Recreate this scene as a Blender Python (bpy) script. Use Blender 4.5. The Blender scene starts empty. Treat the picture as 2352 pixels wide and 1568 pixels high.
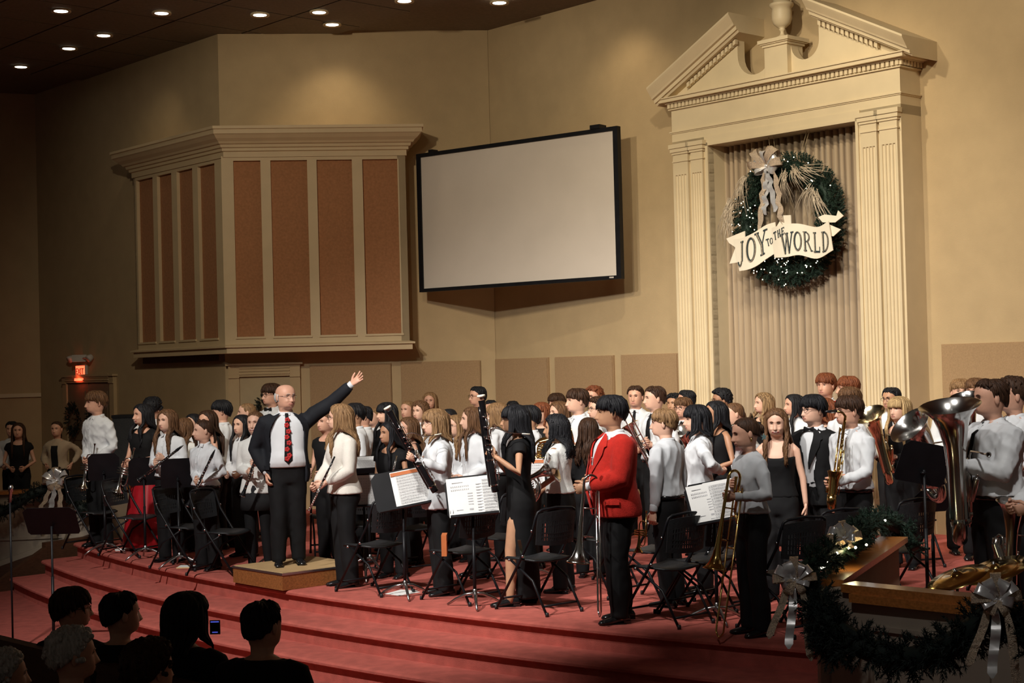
import bpy, math, random
import numpy as np
from mathutils import Vector as V, Matrix
from math import sin, cos, pi, radians as rad, sqrt, exp, atan, atan2
random.seed(7)
SC = bpy.context.scene
COL = SC.collection
# ---------------------------------------------------------------- camera
FPX = 3500.0; CH = 2.05; PIT = atan(62/3500.0); ROL = atan(.026)
Fw = V((0, cos(PIT), sin(PIT))); r0 = V((1, 0, 0)); u0 = V((0, -sin(PIT), cos(PIT)))
Rt = r0*cos(ROL) - u0*sin(ROL); Up = u0*cos(ROL) + r0*sin(ROL)
cam = bpy.data.cameras.new('camera'); co = bpy.data.objects.new('camera', cam); COL.objects.link(co)
cam.sensor_width = 36; cam.sensor_fit = 'HORIZONTAL'; cam.lens = FPX/2352*36; cam.clip_end = 200
co.matrix_world = Matrix(((Rt.x, Up.x, -Fw.x, 0), (Rt.y, Up.y, -Fw.y, 0), (Rt.z, Up.z, -Fw.z, CH), (0, 0, 0, 1)))
SC.camera = co
# ---------------------------------------------------------------- light
SC.view_settings.view_transform = 'Standard'; SC.view_settings.look = 'None'
SC.view_settings.gamma = 1; SC.view_settings.use_curve_mapping = False
SC.view_settings.exposure = 0.0
w = bpy.data.worlds.new('world'); SC.world = w; w.use_nodes = True
w.node_tree.nodes['Background'].inputs[0].default_value = (1, .86, .68, 1)
w.node_tree.nodes['Background'].inputs[1].default_value = 0.032
def spot(x, y, z, tx, ty, tz, e, ang, col=(1, .955, .89), rad_=.16, blend=.6):
    l = bpy.data.lights.new('hall_or_fill_spot', 'SPOT'); l.energy = e; l.spot_size = rad(ang); l.spot_blend = blend  # one name for stage spots, wall downlights and added fill spots
    l.color = col; l.shadow_soft_size = rad_
    o = bpy.data.objects.new('hall_or_fill_spot', l); COL.objects.link(o); o.location = (x, y, z)
    o.rotation_euler = (V((tx, ty, tz)) - V((x, y, z))).to_track_quat('-Z', 'Y').to_euler()
WARM = (1, .80, .52)
spot(-4.6, 8.6, 6.9, -1.6, 15.5, 1.0, 2750, 60)
spot(-2.2, 8.0, 6.9, 1.1, 15.2, 1.6, 2050, 50)
spot(.4, 8.6, 6.9, 3.6, 15.0, 1.4, 1180, 58)
spot(2.4, 6.4, 6.9, 4.2, 12.2, 1.5, 900, 40)  # added fill spot, brightens the tuba player from the right
spot(-.5, 4.0, 6.9, 2.3, 9.4, .4, 260, 26)  # added spill, brightens the bow and oak cap of the right parapet
spot(-2.0, 10.5, 6.9, 3.4, 19.0, 3.6, 1050, 66, (1, .88, .66))
spot(1.2, 15.2, 7.1, 3.3, 18.8, 3.2, 420, 84, (1, .88, .66), .08)
spot(-3.5, 12.5, 6.9, -1.6, 22.5, 2.8, 950, 72, (1, .86, .64))
spot(2.5, 12.8, 6.9, 5.6, 17.2, 3.6, 500, 80, (1, .86, .64))
spot(-2.5, 22.3, 7.1, -2.6, 23.4, 4.2, 42, 100, WARM, .12, 1)
spot(1.25, 20.5, 7.1, 1.7, 21.4, 4.2, 42, 100, WARM, .12, 1)
spot(-5.6, 23.2, 7.1, -6.4, 24.9, 3.5, 14, 95, WARM, .12, 1)
spot(-6.2, 14.5, 6.9, -6.6, 20.6, 1.0, 75, 50, WARM)  # added weak fill for the people at far left
# ---------------------------------------------------------------- picture rays -> world points
def ray(x, y): return Fw + Rt*((x-1176)/FPX) + Up*((784-y)/FPX)
CAMP = V((0, 0, CH))
def at(x, y, Y): d = ray(x, y); return CAMP + d*(Y/d.y)
def gz(x, y, z=0.0): d = ray(x, y); return CAMP + d*((z-CH)/d.z)
# ---------------------------------------------------------------- materials
MATS = {}
def mat(name, c, rough=.6, metal=0.0, var=.08, ns=8, bump=0.0, bs=60, emit=0, spec=.4, sheen=0, stretch=None, coat=0, var2=None):
    if name in MATS: return MATS[name]
    m = bpy.data.materials.new(name); m.use_nodes = True; nt = m.node_tree; b = nt.nodes['Principled BSDF']
    b.inputs['Roughness'].default_value = rough; b.inputs['Metallic'].default_value = metal
    b.inputs['Specular IOR Level'].default_value = spec
    if sheen: b.inputs['Sheen Weight'].default_value = sheen
    if coat: b.inputs['Coat Weight'].default_value = coat; b.inputs['Coat Roughness'].default_value = .12
    tc = nt.nodes.new('ShaderNodeTexCoord'); src = tc.outputs['Object']
    if stretch:
        mp = nt.nodes.new('ShaderNodeMapping'); mp.inputs['Scale'].default_value = stretch
        nt.links.new(src, mp.inputs[0]); src = mp.outputs[0]
    n = nt.nodes.new('ShaderNodeTexNoise'); n.inputs['Scale'].default_value = ns; n.inputs['Detail'].default_value = 4
    nt.links.new(src, n.inputs['Vector'])
    r = nt.nodes.new('ShaderNodeValToRGB'); r.color_ramp.elements[0].position = .3; r.color_ramp.elements[1].position = .72
    c2 = var2 or tuple(min(1, x*(1+var)) for x in c)
    r.color_ramp.elements[0].color = (*[x*(1-var) for x in c], 1); r.color_ramp.elements[1].color = (*c2, 1)
    nt.links.new(n.outputs[0], r.inputs[0]); nt.links.new(r.outputs[0], b.inputs['Base Color'])
    if bump:
        n2 = nt.nodes.new('ShaderNodeTexNoise'); n2.inputs['Scale'].default_value = bs; n2.inputs['Detail'].default_value = 3
        nt.links.new(src, n2.inputs['Vector'])
        bp = nt.nodes.new('ShaderNodeBump'); bp.inputs['Strength'].default_value = bump; bp.inputs['Distance'].default_value = .01
        nt.links.new(n2.outputs[0], bp.inputs['Height']); nt.links.new(bp.outputs[0], b.inputs['Normal'])
    if emit: b.inputs['Emission Color'].default_value = (*c, 1); b.inputs['Emission Strength'].default_value = emit
    MATS[name] = m; return m
M_wall = mat('tan_wall_paint', (.48, .355, .20), .85, var=.05, ns=3, bump=.25, bs=120)
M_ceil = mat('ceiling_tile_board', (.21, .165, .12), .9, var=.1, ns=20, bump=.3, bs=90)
M_trim = mat('cream_trim_paint', (.66, .54, .35), .5, var=.04, ns=4)
M_bay = mat('tan_bay_paint', (.62, .48, .29), .6, var=.04, ns=4)
M_trimdk = mat('trim_recess_paint', (.42, .32, .18), .6, var=.04)
M_grille = mat('terracotta_speaker_cloth', (.40, .185, .085), .95, var=.12, ns=30, bump=.3, bs=300)
M_panel = mat('brown_acoustic_cloth', (.36, .235, .125), .95, var=.1, ns=60, bump=.3, bs=300)
M_carpet = mat('red_carpet', (.50, .118, .092), .97, var=.16, ns=9, bump=.5, bs=200)
M_carpetdk = mat('aisle_carpet', (.38, .085, .065), .97, var=.18, ns=9, bump=.5, bs=200)
M_curtain = mat('taupe_drape', (.42, .315, .205), .8, var=.08, ns=4, sheen=.3, stretch=(8, 8, .5))
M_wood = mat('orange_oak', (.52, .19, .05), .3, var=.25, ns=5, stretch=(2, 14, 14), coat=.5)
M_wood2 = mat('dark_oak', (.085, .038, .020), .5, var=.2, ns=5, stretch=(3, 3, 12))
M_podium = mat('podium_wood', (.30, .115, .035), .45, var=.3, ns=6, stretch=(3, 12, 12), coat=.2)
M_podtop = mat('podium_top_mat', (.50, .33, .16), .8, var=.08)
M_alu = mat('aluminium', (.62, .62, .63), .35, 1)
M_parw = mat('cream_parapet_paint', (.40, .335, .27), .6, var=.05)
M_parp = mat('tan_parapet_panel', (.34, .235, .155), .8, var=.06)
M_black = mat('black_powder_coat', (.009, .009, .011), .42, 0, var=.2, spec=.22)
M_blackp = mat('black_plastic', (.016, .017, .019), .5, var=.2, bump=.2, bs=80)
M_steel = mat('chromed_steel', (.62, .62, .64), .25, 1)
M_silver = mat('silver_plate', (.80, .79, .77), .16, 1, var=.06, ns=14)
M_brass = mat('lacquered_brass', (.83, .57, .20), .17, 1, var=.08, ns=14)
M_champ = mat('gold_washed_silver', (.84, .72, .50), .17, 1, var=.08, ns=14)
M_nickel = mat('grey_nickel', (.45, .44, .44), .3, 1)
M_ebony = mat('ebony', (.010, .010, .012), .22, 0, var=.3, spec=.6)
M_maple = mat('bassoon_maple', (.008, .007, .008), .22, 0, var=.3, spec=.35)
M_ivory = mat('ivory_ring', (.86, .83, .70), .35)
M_paper = mat('sheet_paper', (.84, .84, .83), .8, var=.03)
M_print = mat('printed_ink', (.52, .52, .54), .8)
M_orange = mat('orange_folder', (.55, .16, .05), .6)
M_screen = mat('screen_fabric', (.63, .56, .49), .75, var=.03, ns=2)
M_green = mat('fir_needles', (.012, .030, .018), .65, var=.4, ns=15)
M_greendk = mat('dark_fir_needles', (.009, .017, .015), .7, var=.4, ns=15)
M_frost = mat('champagne_needles', (.50, .41, .30), .5, var=.25, ns=20)
M_ribbon = mat('silver_ribbon', (.80, .80, .82), .30, .55, var=.15, ns=20)
M_glit = mat('champagne_glitter', (.74, .60, .46), .4, .8, var=.35, ns=120, bump=.9, bs=220)
M_bulb = mat('fairy_light', (1, .93, .72), .3, emit=5)
M_lamp = mat('downlight_lamp', (1, .93, .80), .3, emit=7)
M_exit = mat('exit_sign_red', (1, .10, .04), .4, emit=3.2)
M_exitw = mat('exit_sign_case', (.55, .5, .45), .5)
M_phone = mat('phone_screen', (.12, .16, .95), .3, emit=.55)
M_banner = mat('banner_board', (.80, .72, .58), .6, var=.03)
M_letter = mat('banner_letter', (.03, .045, .05), .5)
M_letin = mat('banner_letter_hatch', (.30, .25, .18), .6, var=.5, ns=2, stretch=(1, 1, 90))
# skin / hair / cloth
SK = [mat('skin_fair', (.72, .43, .31), .5, var=.05, ns=18), mat('skin_rosy', (.66, .36, .25), .5, var=.07, ns=18),
      mat('skin_tan', (.50, .27, .16), .5, var=.06, ns=18), mat('skin_olive', (.42, .215, .125), .5, var=.06, ns=18),
      mat('skin_brown', (.20, .095, .055), .5, var=.06, ns=18)]
M_lip = mat('lips', (.46, .19, .15), .5); M_lipd = mat('lips_red', (.34, .07, .07), .45)
M_eye = mat('eye_white', (.62, .58, .54), .3); M_iris = mat('iris', (.02, .013, .01), .2)
def hairm(n, c, c2=None): return mat('hair_'+n, c, .55, var=.38, ns=26, spec=.22, stretch=(3, 3, .35), var2=c2, bump=.5, bs=60)
HC = {'k': hairm('black', (.008, .008, .010), (.018, .018, .022)), 'b': hairm('dark_brown', (.030, .014, .008), (.07, .033, .018)),
      'm': hairm('brown', (.085, .040, .018), (.20, .10, .048)), 'l': hairm('light_brown', (.19, .10, .045), (.36, .21, .10)),
      'y': hairm('blond', (.40, .25, .11), (.66, .46, .23)), 'r': hairm('auburn', (.13, .035, .014), (.27, .085, .035)),
      'g': hairm('grey', (.50, .49, .47), (.75, .73, .70)), 's': hairm('streaked', (.06, .025, .012), (.50, .32, .16))}
def cloth(n, c, rough=.8, sh=.1, **k): return mat(n, c, rough, sheen=sh, spec=.25, **k)
C = {'white': cloth('white_cotton', (.68, .70, .73), var=.03), 'cream': cloth('cream_knit', (.74, .70, .64), var=.04, bump=.4, bs=180),
     'wool': cloth('white_wool', (.76, .76, .74), bump=.4, bs=150, var=.03), 'black': cloth('black_cloth', (.006, .006, .007), sh=0, var=.25),
     'suit': cloth('charcoal_suiting', (.010, .011, .015), sh=0, var=.2), 'trouser': cloth('black_trouser_cloth', (.007, .007, .008), sh=0, var=.25),
     'red': cloth('scarlet_wool', (.50, .022, .014), .9, .05, var=.1, ns=40, bump=.4, bs=200), 'satin': mat('red_satin', (.36, .008, .016), .32, var=.15, spec=.6),
     'grey': cloth('pale_grey_cotton', (.52, .54, .57), var=.04), 'tan': cloth('beige_knit', (.44, .34, .24), var=.06),
     'bgrey': cloth('grey_black_cloth', (.018, .018, .02), sh=0, var=.2), 'shoe': mat('black_patent_leather', (.010, .010, .011), .16, var=.2, spec=.7),
     'flower': mat('tie_poppy', (.45, .02, .02), .6)}
# ---------------------------------------------------------------- mesh helper
class MB:
    def __init__(s): s.v = []; s.f = []; s.m = []; s.s = []
    def add(s, vs, fs, mi=0, sm=True):
        o = len(s.v); s.v.extend([tuple(p) for p in vs])
        for f in fs: s.f.append([i+o for i in f]); s.m.append(mi); s.s.append(sm)
    def box(s, c, d, M=None, mi=0, top=1.0):
        vs = []
        for z in (-.5, .5):
            k = top if z > 0 else 1
            for x, y in ((-.5, -.5), (.5, -.5), (.5, .5), (-.5, .5)):
                p = V((c[0]+x*d[0]*k, c[1]+y*d[1]*k, c[2]+z*d[2])); vs.append(M @ p if M else p)
        s.add(vs, [(0, 3, 2, 1), (4, 5, 6, 7), (0, 1, 5, 4), (1, 2, 6, 5), (2, 3, 7, 6), (3, 0, 4, 7)], mi, False); return s
    def tube(s, pts, r, n=8, mi=0, caps=True, flat=1.0, up=None, closed=False):
        pts = [V(p) for p in pts]; k = len(pts)
        if not hasattr(r, '__len__'): r = [r]*k
        elif len(r) != k: r = list(np.interp(np.linspace(0, 1, k), np.linspace(0, 1, len(r)), r))
        vs = []; nrm = None
        for i in range(k):
            t = (pts[(i+1) % k]-pts[i-1]) if closed else (pts[min(i+1, k-1)]-pts[max(i-1, 0)])
            if t.length < 1e-9: t = V((0, 0, 1))
            t.normalize()
            if nrm is None:
                a = V(up) if up else (V((0, 0, 1)) if abs(t.z) < .9 else V((1, 0, 0)))
                nrm = (a-t*a.dot(t)).normalized()
            else:
                nrm = nrm-t*nrm.dot(t); nrm.normalize()
            b = t.cross(nrm)
            for j in range(n):
                a = 2*pi*j/n; vs.append(pts[i]+nrm*(r[i]*cos(a))+b*(r[i]*sin(a)*flat))
        fs = []
        for i in range(k if closed else k-1):
            i2 = (i+1) % k
            for j in range(n): j2 = (j+1) % n; fs.append((i*n+j, i*n+j2, i2*n+j2, i2*n+j))
        if caps and not closed: fs.append(tuple(range(n))[::-1]); fs.append(tuple((k-1)*n+j for j in range(n)))
        s.add(vs, fs, mi); return s
    def lathe(s, pr, n=16, M=None, mi=0, sm=True):
        vs = []
        for r, z in pr:
            for j in range(n):
                p = V((r*cos(2*pi*j/n), r*sin(2*pi*j/n), z)); vs.append(M @ p if M else p)
        fs = [(i*n+j, i*n+(j+1) % n, (i+1)*n+(j+1) % n, (i+1)*n+j) for i in range(len(pr)-1) for j in range(n)]
        s.add(vs, fs, mi, sm); return s
    def ell(s, c, r, n=10, k=7, M=None, mi=0):
        vs = []
        for i in range(k+1):
            t = pi*i/k
            for j in range(n):
                a = 2*pi*j/n; p = V((c[0]+r[0]*sin(t)*cos(a), c[1]+r[1]*sin(t)*sin(a), c[2]+r[2]*cos(t))); vs.append(M @ p if M else p)
        s.add(vs, [(i*n+j, (i+1)*n+j, (i+1)*n+(j+1) % n, i*n+(j+1) % n) for i in range(k) for j in range(n)], mi); return s
    def loft(s, rings, mi=0, caps=True, closed=True, sm=True, mif=None):
        n = len(rings[0]); vs = [p for r in rings for p in r]; o = len(s.v)
        s.v.extend([tuple(p) for p in vs])
        for i in range(len(rings)-1):
            for j in range(n if closed else n-1):
                j2 = (j+1) % n; s.f.append([o+i*n+j, o+i*n+j2, o+(i+1)*n+j2, o+(i+1)*n+j])
                s.m.append(mif(i, j) if mif else mi); s.s.append(sm)
        if caps:
            s.f.append([o+j for j in range(n)][::-1]); s.f.append([o+(len(rings)-1)*n+j for j in range(n)]); s.m += [mi, mi]; s.s += [sm, sm]
        return s
    def prism(s, poly, d0, d1, fn, mi=0):          # poly of (a,b); fn(a,b,d)->point
        n = len(poly); vs = [fn(a, b, d0) for a, b in poly]+[fn(a, b, d1) for a, b in poly]
        s.add(vs, [tuple(range(n))[::-1], tuple(range(n, 2*n))]+[(i, (i+1) % n, n+(i+1) % n, n+i) for i in range(n)], mi, False); return s
    def mesh(s, name, mats):
        me = bpy.data.meshes.new(name); me.from_pydata(s.v, [], s.f)
        for m in (mats if isinstance(mats, (list, tuple)) else [mats]): me.materials.append(m)
        me.polygons.foreach_set('material_index', s.m); me.polygons.foreach_set('use_smooth', s.s); me.update(); return me
    def build(s, name, mats, parent=None, **k):
        o = bpy.data.objects.new(name, s.mesh(name, mats)); COL.objects.link(o)
        if parent: o.parent = parent
        for a, b in k.items(): o[a] = b
        return o
def link(name, me, parent=None, M=None):
    o = bpy.data.objects.new(name, me); COL.objects.link(o)
    if parent: o.parent = parent
    if M is not None: o.matrix_local = M
    return o
def thing(name, label, cat, loc=(0, 0, 0), rz=0.0, group=None, M=None):
    o = bpy.data.objects.new(name, None); COL.objects.link(o); o.empty_display_size = .1
    if M is not None: o.matrix_world = M
    else: o.location = loc; o.rotation_euler = (0, 0, rz)
    o['label'] = label; o['category'] = cat
    if group: o['group'] = group
    return o
def axes(o, z, x=None):
    z = V(z).normalized(); x = V(x) if x is not None else V((1, 0, 0)); x = x-z*x.dot(z)
    if x.length < 1e-4: x = V((0, 1, 0))-z*z.y
    x.normalize(); y = z.cross(x)
    return Matrix(((x.x, y.x, z.x, o[0]), (x.y, y.y, z.y, o[1]), (x.z, y.z, z.z, o[2]), (0, 0, 0, 1)))
def arc(c, r, a0, a1, n, ex, ey): return [V(c)+V(ex)*(r*cos(a0+(a1-a0)*i/n))+V(ey)*(r*sin(a0+(a1-a0)*i/n)) for i in range(n+1)]
# ================================================================ room
TH = rad(42); ER = V((sin(TH), -cos(TH), 0)); NR = V((-cos(TH), -sin(TH), 0)); P0 = V((4.541, 17.482, 0))
def PF(s, d, z): return P0+ER*s+NR*d+V((0, 0, z))            # frame of the portal wall: along, out, up
A0 = V((-.307, 23.404, 0)); AE = V((.9947, .1032, 0)); AN = V((.1032, -.9947, 0))
def AF(s, d, z): return A0+AE*s+AN*d+V((0, 0, z))            # frame of the screen wall
A1 = AF(-4.05, 0, 0)
CZ = 7.2; FZ = -.54
def frame_box(mb, F, s0, s1, d0, d1, z0, z1, mi=0):
    mb.add([F(s, d, z) for z in (z0, z1) for s, d in ((s0, d0), (s1, d0), (s1, d1), (s0, d1))],
           [(0, 3, 2, 1), (4, 5, 6, 7), (0, 1, 5, 4), (1, 2, 6, 5), (2, 3, 7, 6), (3, 0, 4, 7)], mi, False); return mb
def struct(name, mb, m, parent=None, **k):
    o = mb.build(name, m, parent, **k)
    if parent is None: o['kind'] = 'structure'
    return o
wb = MB()
for q in ((-7.64, -2.90, FZ, CZ+.1), (-.60, 6.5, FZ, CZ+.1), (-2.90, -.60, 4.87, CZ+.1)): frame_box(wb, PF, q[0], q[1], -.61, -.41, q[2], q[3])
struct('wall_right', wb, M_wall)
struct('wall_alcove', frame_box(MB(), PF, -2.90, -.60, -.61, -.50, FZ, 4.87), M_wall)
struct('wall_back', frame_box(MB(), AF, -4.05, .05, -.2, 0, FZ, CZ+.1), M_wall)
def BF(s, d, z): return A1-ER*s+NR*d+V((0, 0, z))
struct('wall_left', frame_box(MB(), BF, -.0, 6.4, -.2, 0, FZ, CZ+.1), M_wall)
B1 = BF(6.35, 0, 0)
def CF(s, d, z): return B1+V((-.93, -.36, 0))*s+V((.36, -.93, 0))*d+V((0, 0, z))
wf = struct('wall_far', frame_box(MB(), CF, -.1, 9, -.2, 0, FZ, CZ+.1), M_wall)
struct('baseboard_far', frame_box(MB(), CF, 0, 8, 0, .05, 1.76, 1.83), M_trim)
# floor, ceiling with its tiles
struct('floor', MB().box((-2, 12, FZ-.05), (34, 36, .1)), M_carpetdk)
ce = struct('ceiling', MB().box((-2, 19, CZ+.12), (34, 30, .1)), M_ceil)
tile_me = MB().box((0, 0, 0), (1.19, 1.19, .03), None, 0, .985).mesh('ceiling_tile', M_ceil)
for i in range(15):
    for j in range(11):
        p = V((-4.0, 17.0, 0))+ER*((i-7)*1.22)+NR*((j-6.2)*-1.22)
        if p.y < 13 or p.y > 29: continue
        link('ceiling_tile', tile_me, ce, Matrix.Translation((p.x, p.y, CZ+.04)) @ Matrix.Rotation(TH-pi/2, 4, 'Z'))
# stage and its three curved steps (common circle of the apron)
UC, VC, RR = -12.6, -31.07, 23.0
def UV(u, v, z): return V((sin(TH)*u-cos(TH)*v, -cos(TH)*u-sin(TH)*v, z))
def apron(mb, ext, z1, z0, u0, u1, back):
    n = 60; top = []; nose = []; bot = []; bk = []
    for i in range(n+1):
        u = u0+(u1-u0)*i/n
        def e(o): return VC+sqrt((RR+ext+o)**2-(u-UC)**2)
        top.append([UV(u, back, z1), UV(u, e(-.06), z1), UV(u, e(-.02), z1-.004), UV(u, e(0), z1-.018), UV(u, e(0), z1-.036),
                    UV(u, e(-.014), z1-.046), UV(u, e(-.050), z1-.050), UV(u, e(-.052), z0), UV(u, back, z0)])
    mb.loft(top, 0, True, True, False); return mb
stg = struct('stage', apron(MB(), 0, 0, FZ, -18.05, -6.0, -12.2), M_carpet)
UVc = lambda u, v: UV(u, v, 0)
bk = MB(); pts = [UVc(-18.05, -12.2), UVc(-6, -12.2), UVc(.5, -12.2), UVc(.5, -16.5), UVc(-20, -19.5), UVc(-21, -12.2)]
bk.prism([(p.x, p.y) for p in pts], FZ, 0, lambda a, b, d: V((a, b, d))); bk.build('stage_deck', M_carpet, stg)
rb = MB(); rb.prism([(p.x, p.y) for p in (UVc(-6.02, -12.2), UVc(-6.0, -8.9), UVc(.5, -8.9), UVc(.5, -12.2))], FZ, -.003, lambda a, b, d: V((a, b, d))); rb.build('side_deck', M_carpet, stg)
apron(MB(), .41, -.18, FZ, -18.1, -6.1, -10.5).build('step', M_carpet, stg)
apron(MB(), .80, -.36, FZ, -18.15, -6.1, -10.5).build('step', M_carpet, stg)
# stair-end stringer and parapet on the left
def seg_box(mb, a, b, t, z0, z1, mi=0, z0b=None, z1b=None):
    a = V(a); b = V(b); d = (b-a).normalized(); nn = V((-d.y, d.x))*t
    q = [a-nn, b-nn, b+nn, a+nn]; z0b = z0 if z0b is None else z0b; z1b = z1 if z1b is None else z1b
    lo = (z0, z0b, z0b, z0); hi = (z1, z1b, z1b, z1)
    mb.add([(p.x, p.y, z) for p, z in zip(q, lo)]+[(p.x, p.y, z) for p, z in zip(q, hi)],
           [(0, 3, 2, 1), (4, 5, 6, 7), (0, 1, 5, 4), (1, 2, 6, 5), (2, 3, 7, 6), (3, 0, 4, 7)], mi, False); return mb
LP = [(-4.7, 20.45), (-5.72, 20.2), (-6.9, 19.95), (-8.6, 19.5)]
pl = thing('parapet', 'cream panelled parapet with oak cap at the left end of the stage, garland on it', 'parapet')
b = MB()
for i in range(3): seg_box(b, LP[i], LP[i+1], .07, FZ, .58)
b.build('panelled_face', M_parw, pl)
b = MB()
for i in range(3): seg_box(b, LP[i], LP[i+1], .13, .58, .625)
b.build('cap', M_wood, pl)
b = MB()
for i in range(1, 3):
    a, c = V(LP[i]), V(LP[i+1]); d = (c-a).normalized(); o = V((d.y, -d.x))*-.075
    a2, c2 = a+o+d*.1, c+o-d*.1
    seg_box(b, a2, c2, .02, .44, .47); seg_box(b, a2, c2, .02, -.02, .01)
b.build('moulding', M_parw, pl)
b = MB(); seg_box(b, (-5.62, 20.08), (-7.2, 19.76), .03, .02, .09, 0, -.50, -.43); b.build('sloping_skirting', M_parw, pl)
b = MB(); seg_box(b, (-5.45, 20.0), (-6.0, 19.35), .04, FZ, .02, 0, FZ, -.0); seg_box(b, (-5.98, 19.36), (-6.55, 18.75), .04, FZ, -.05, 0, FZ, -.50)
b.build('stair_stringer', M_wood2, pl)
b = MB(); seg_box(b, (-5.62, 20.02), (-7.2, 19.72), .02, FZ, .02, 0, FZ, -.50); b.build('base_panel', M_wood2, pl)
# parapet on the right: arm going back, arm going forward right
RZ = .70
RA, RB_, RC = V((1.90, 9.42)), V((2.86, 11.6)), V((3.9, 7.22))
pr = thing('parapet', 'cream panelled parapet with orange oak cap at the right end of the steps', 'parapet')
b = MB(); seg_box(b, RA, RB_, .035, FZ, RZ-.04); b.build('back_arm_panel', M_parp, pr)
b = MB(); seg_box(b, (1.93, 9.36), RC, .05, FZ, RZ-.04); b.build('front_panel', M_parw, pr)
b = MB(); seg_box(b, RA, RB_, .105, RZ-.04, RZ); b.build('back_arm_cap', M_wood, pr)
b = MB(); seg_box(b, (2.0, 9.27), RC, .075, RZ-.05, RZ); seg_box(b, (2.03, 9.2), RC, .075, RZ-.10, RZ-.05); b.build('front_cap', M_wood, pr)
b = MB(); b.box((1.885, 9.40, (FZ+RZ)/2-.04), (.10, .10, RZ-FZ-.08), None); b.build('corner_post', M_parw, pr)
dr = (RC-V((1.93, 9.36))).normalized(); nf = V((dr.y, -dr.x))
for k in range(2):
    b = MB(); a = V((1.93, 9.36))+dr*(.28+k*1.0)+nf*.055; c = a+dr*.8
    seg_box(b, a, c, .015, .44, .47); seg_box(b, a, c, .015, -.35, -.32)
    seg_box(b, a, a+dr*.03, .015, -.35, .47); seg_box(b, c-dr*.03, c, .015, -.35, .47); b.build('panel_moulding', M_parw, pr)
# ---------------------------------------------------------------- doors
def door_frame(F, s0, s1, o0, o1, z0, z1, ztop, name, mwall):
    b = MB(); frame_box(b, F, s0, o0, 0, .06, z0, z1); frame_box(b, F, o1, s1, 0, .06, z0, z1); frame_box(b, F, s0, s1, 0, .07, z1, ztop)
    for k in range(3): frame_box(b, F, o0, o1, .07, .085, z1+.03+k*.045, z1+.05+k*.045)
    frame_box(b, F, s0, o0, .06, .08, z1-.02, z1); frame_box(b, F, o1, s1, .06, .08, z1-.02, z1)
    frame_box(b, F, s0-.04, s1+.04, 0, .10, ztop, ztop+.03)
    o = b.build(name, M_trim if mwall is None else mwall); o['kind'] = 'structure'; return o
d1 = door_frame(AF, -4.0, -2.93, -3.84, -3.085, 0, 2.03, 2.2, 'door_1', M_wall)
b = MB(); frame_box(b, AF, -3.84, -3.085, 0, .02, 0, 2.03)
for z0, z1 in ((.15, .85), (.97, 1.85)):
    for s in (-3.76, -3.43): frame_box(b, AF, s, s+.27, .02, .032, z0, z1)
b.build('door_leaf', M_trimdk, d1)
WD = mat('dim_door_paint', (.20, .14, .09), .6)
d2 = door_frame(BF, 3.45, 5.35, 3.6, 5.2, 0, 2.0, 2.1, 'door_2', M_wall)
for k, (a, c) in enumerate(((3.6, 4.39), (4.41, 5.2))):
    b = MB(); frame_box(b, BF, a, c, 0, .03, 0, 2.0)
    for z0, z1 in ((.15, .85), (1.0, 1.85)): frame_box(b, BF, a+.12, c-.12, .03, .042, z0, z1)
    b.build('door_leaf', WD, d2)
# ---------------------------------------------------------------- portal
pt = thing('classical_portal', 'tall cream classical portal with fluted pilasters and broken pediment', 'portal', PF(-1.76, 0, 0))
Mi = Matrix.Translation(-PF(-1.76, 0, 0))
def PP(s, d, z): return PF(s, d, z)-PF(-1.76, 0, 0)
for a, c in ((-3.52, -2.90), (-.62, 0)):
    b = MB(); frame_box(b, PP, a, c, -.41, 0, 0, 4.98); frame_box(b, PP, a-.03, c+.03, -.41, .06, 0, .30); b.build('jamb', M_trim, pt)
b = MB(); frame_box(b, PP, -3.52, 0, -.41, 0, 4.87, 5.50); frame_box(b, PP, -2.96, -.56, 0, .012, 4.90, 4.985); b.build('entablature', M_trim, pt)
b = MB()
for z, o in ((5.10, .025), (5.085, .012)):
    frame_box(b, PP, -3.52-o, o, -.41, o, z, z+.016)
frame_box(b, PP, -2.94, -2.90, -.1, .02, .3, 4.9); frame_box(b, PP, -.62, -.58, -.1, .02, .3, 4.9); frame_box(b, PP, -2.94, -.58, -.1, .02, 4.86, 4.90)
b.build('bead', M_trim, pt)
for a, c in ((-3.47, -3.22), (-3.17, -2.97), (-.53, -.31), (-.27, -.03)):
    b = MB(); w_ = c-a
    poly = [(a, 0), (a, .045)]
    for k in range(4):
        m_ = a+w_*(.2+.2*k)
        for q in range(7): t = pi*q/6; poly.append((m_-.017*cos(t), .045-.02*sin(t)))
    poly += [(c, .045), (c, 0)]
    vs = [PP(s, d, z) for z in (.42, 4.53) for s, d in poly]; n = len(poly)
    b.add(vs, [(i, i+1, n+i+1, n+i) for i in range(n-1)], 0, False)
    frame_box(b, PP, a, c, 0, .045, 4.53, 4.80); frame_box(b, PP, a, c, 0, .045, .3, .42)
    b.build('pilaster', M_trim, pt)
    b = MB()
    for z0, z1, o in ((4.70, 4.715, .012), (4.80, 4.83, .015), (4.83, 4.88, .03), (4.88, 4.935, .045)): frame_box(b, PP, a-o, c+o, 0, .045+o, z0, z1)
    b.build('capital', M_trim, pt)
b = MB()
for z0, z1, o in ((5.40, 5.415, .03), (5.485, 5.50, .06), (5.50, 5.545, .12), (5.545, 5.56, .14)): frame_box(b, PP, -3.52-o, o, -.41, o, z0, z1)
b.build('horizontal_cornice', M_trim, pt)
b = MB(); k = -3.55
while k < .02: frame_box(b, PP, k, k+.042, 0, .045, 5.425, 5.482); k += .064
k = -.40
while k < 0: frame_box(b, PP, 0, .045, k, k+.042, 5.425, 5.482); k += .064
b.build('dentil_course', M_trim, pt, kind='stuff')
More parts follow.
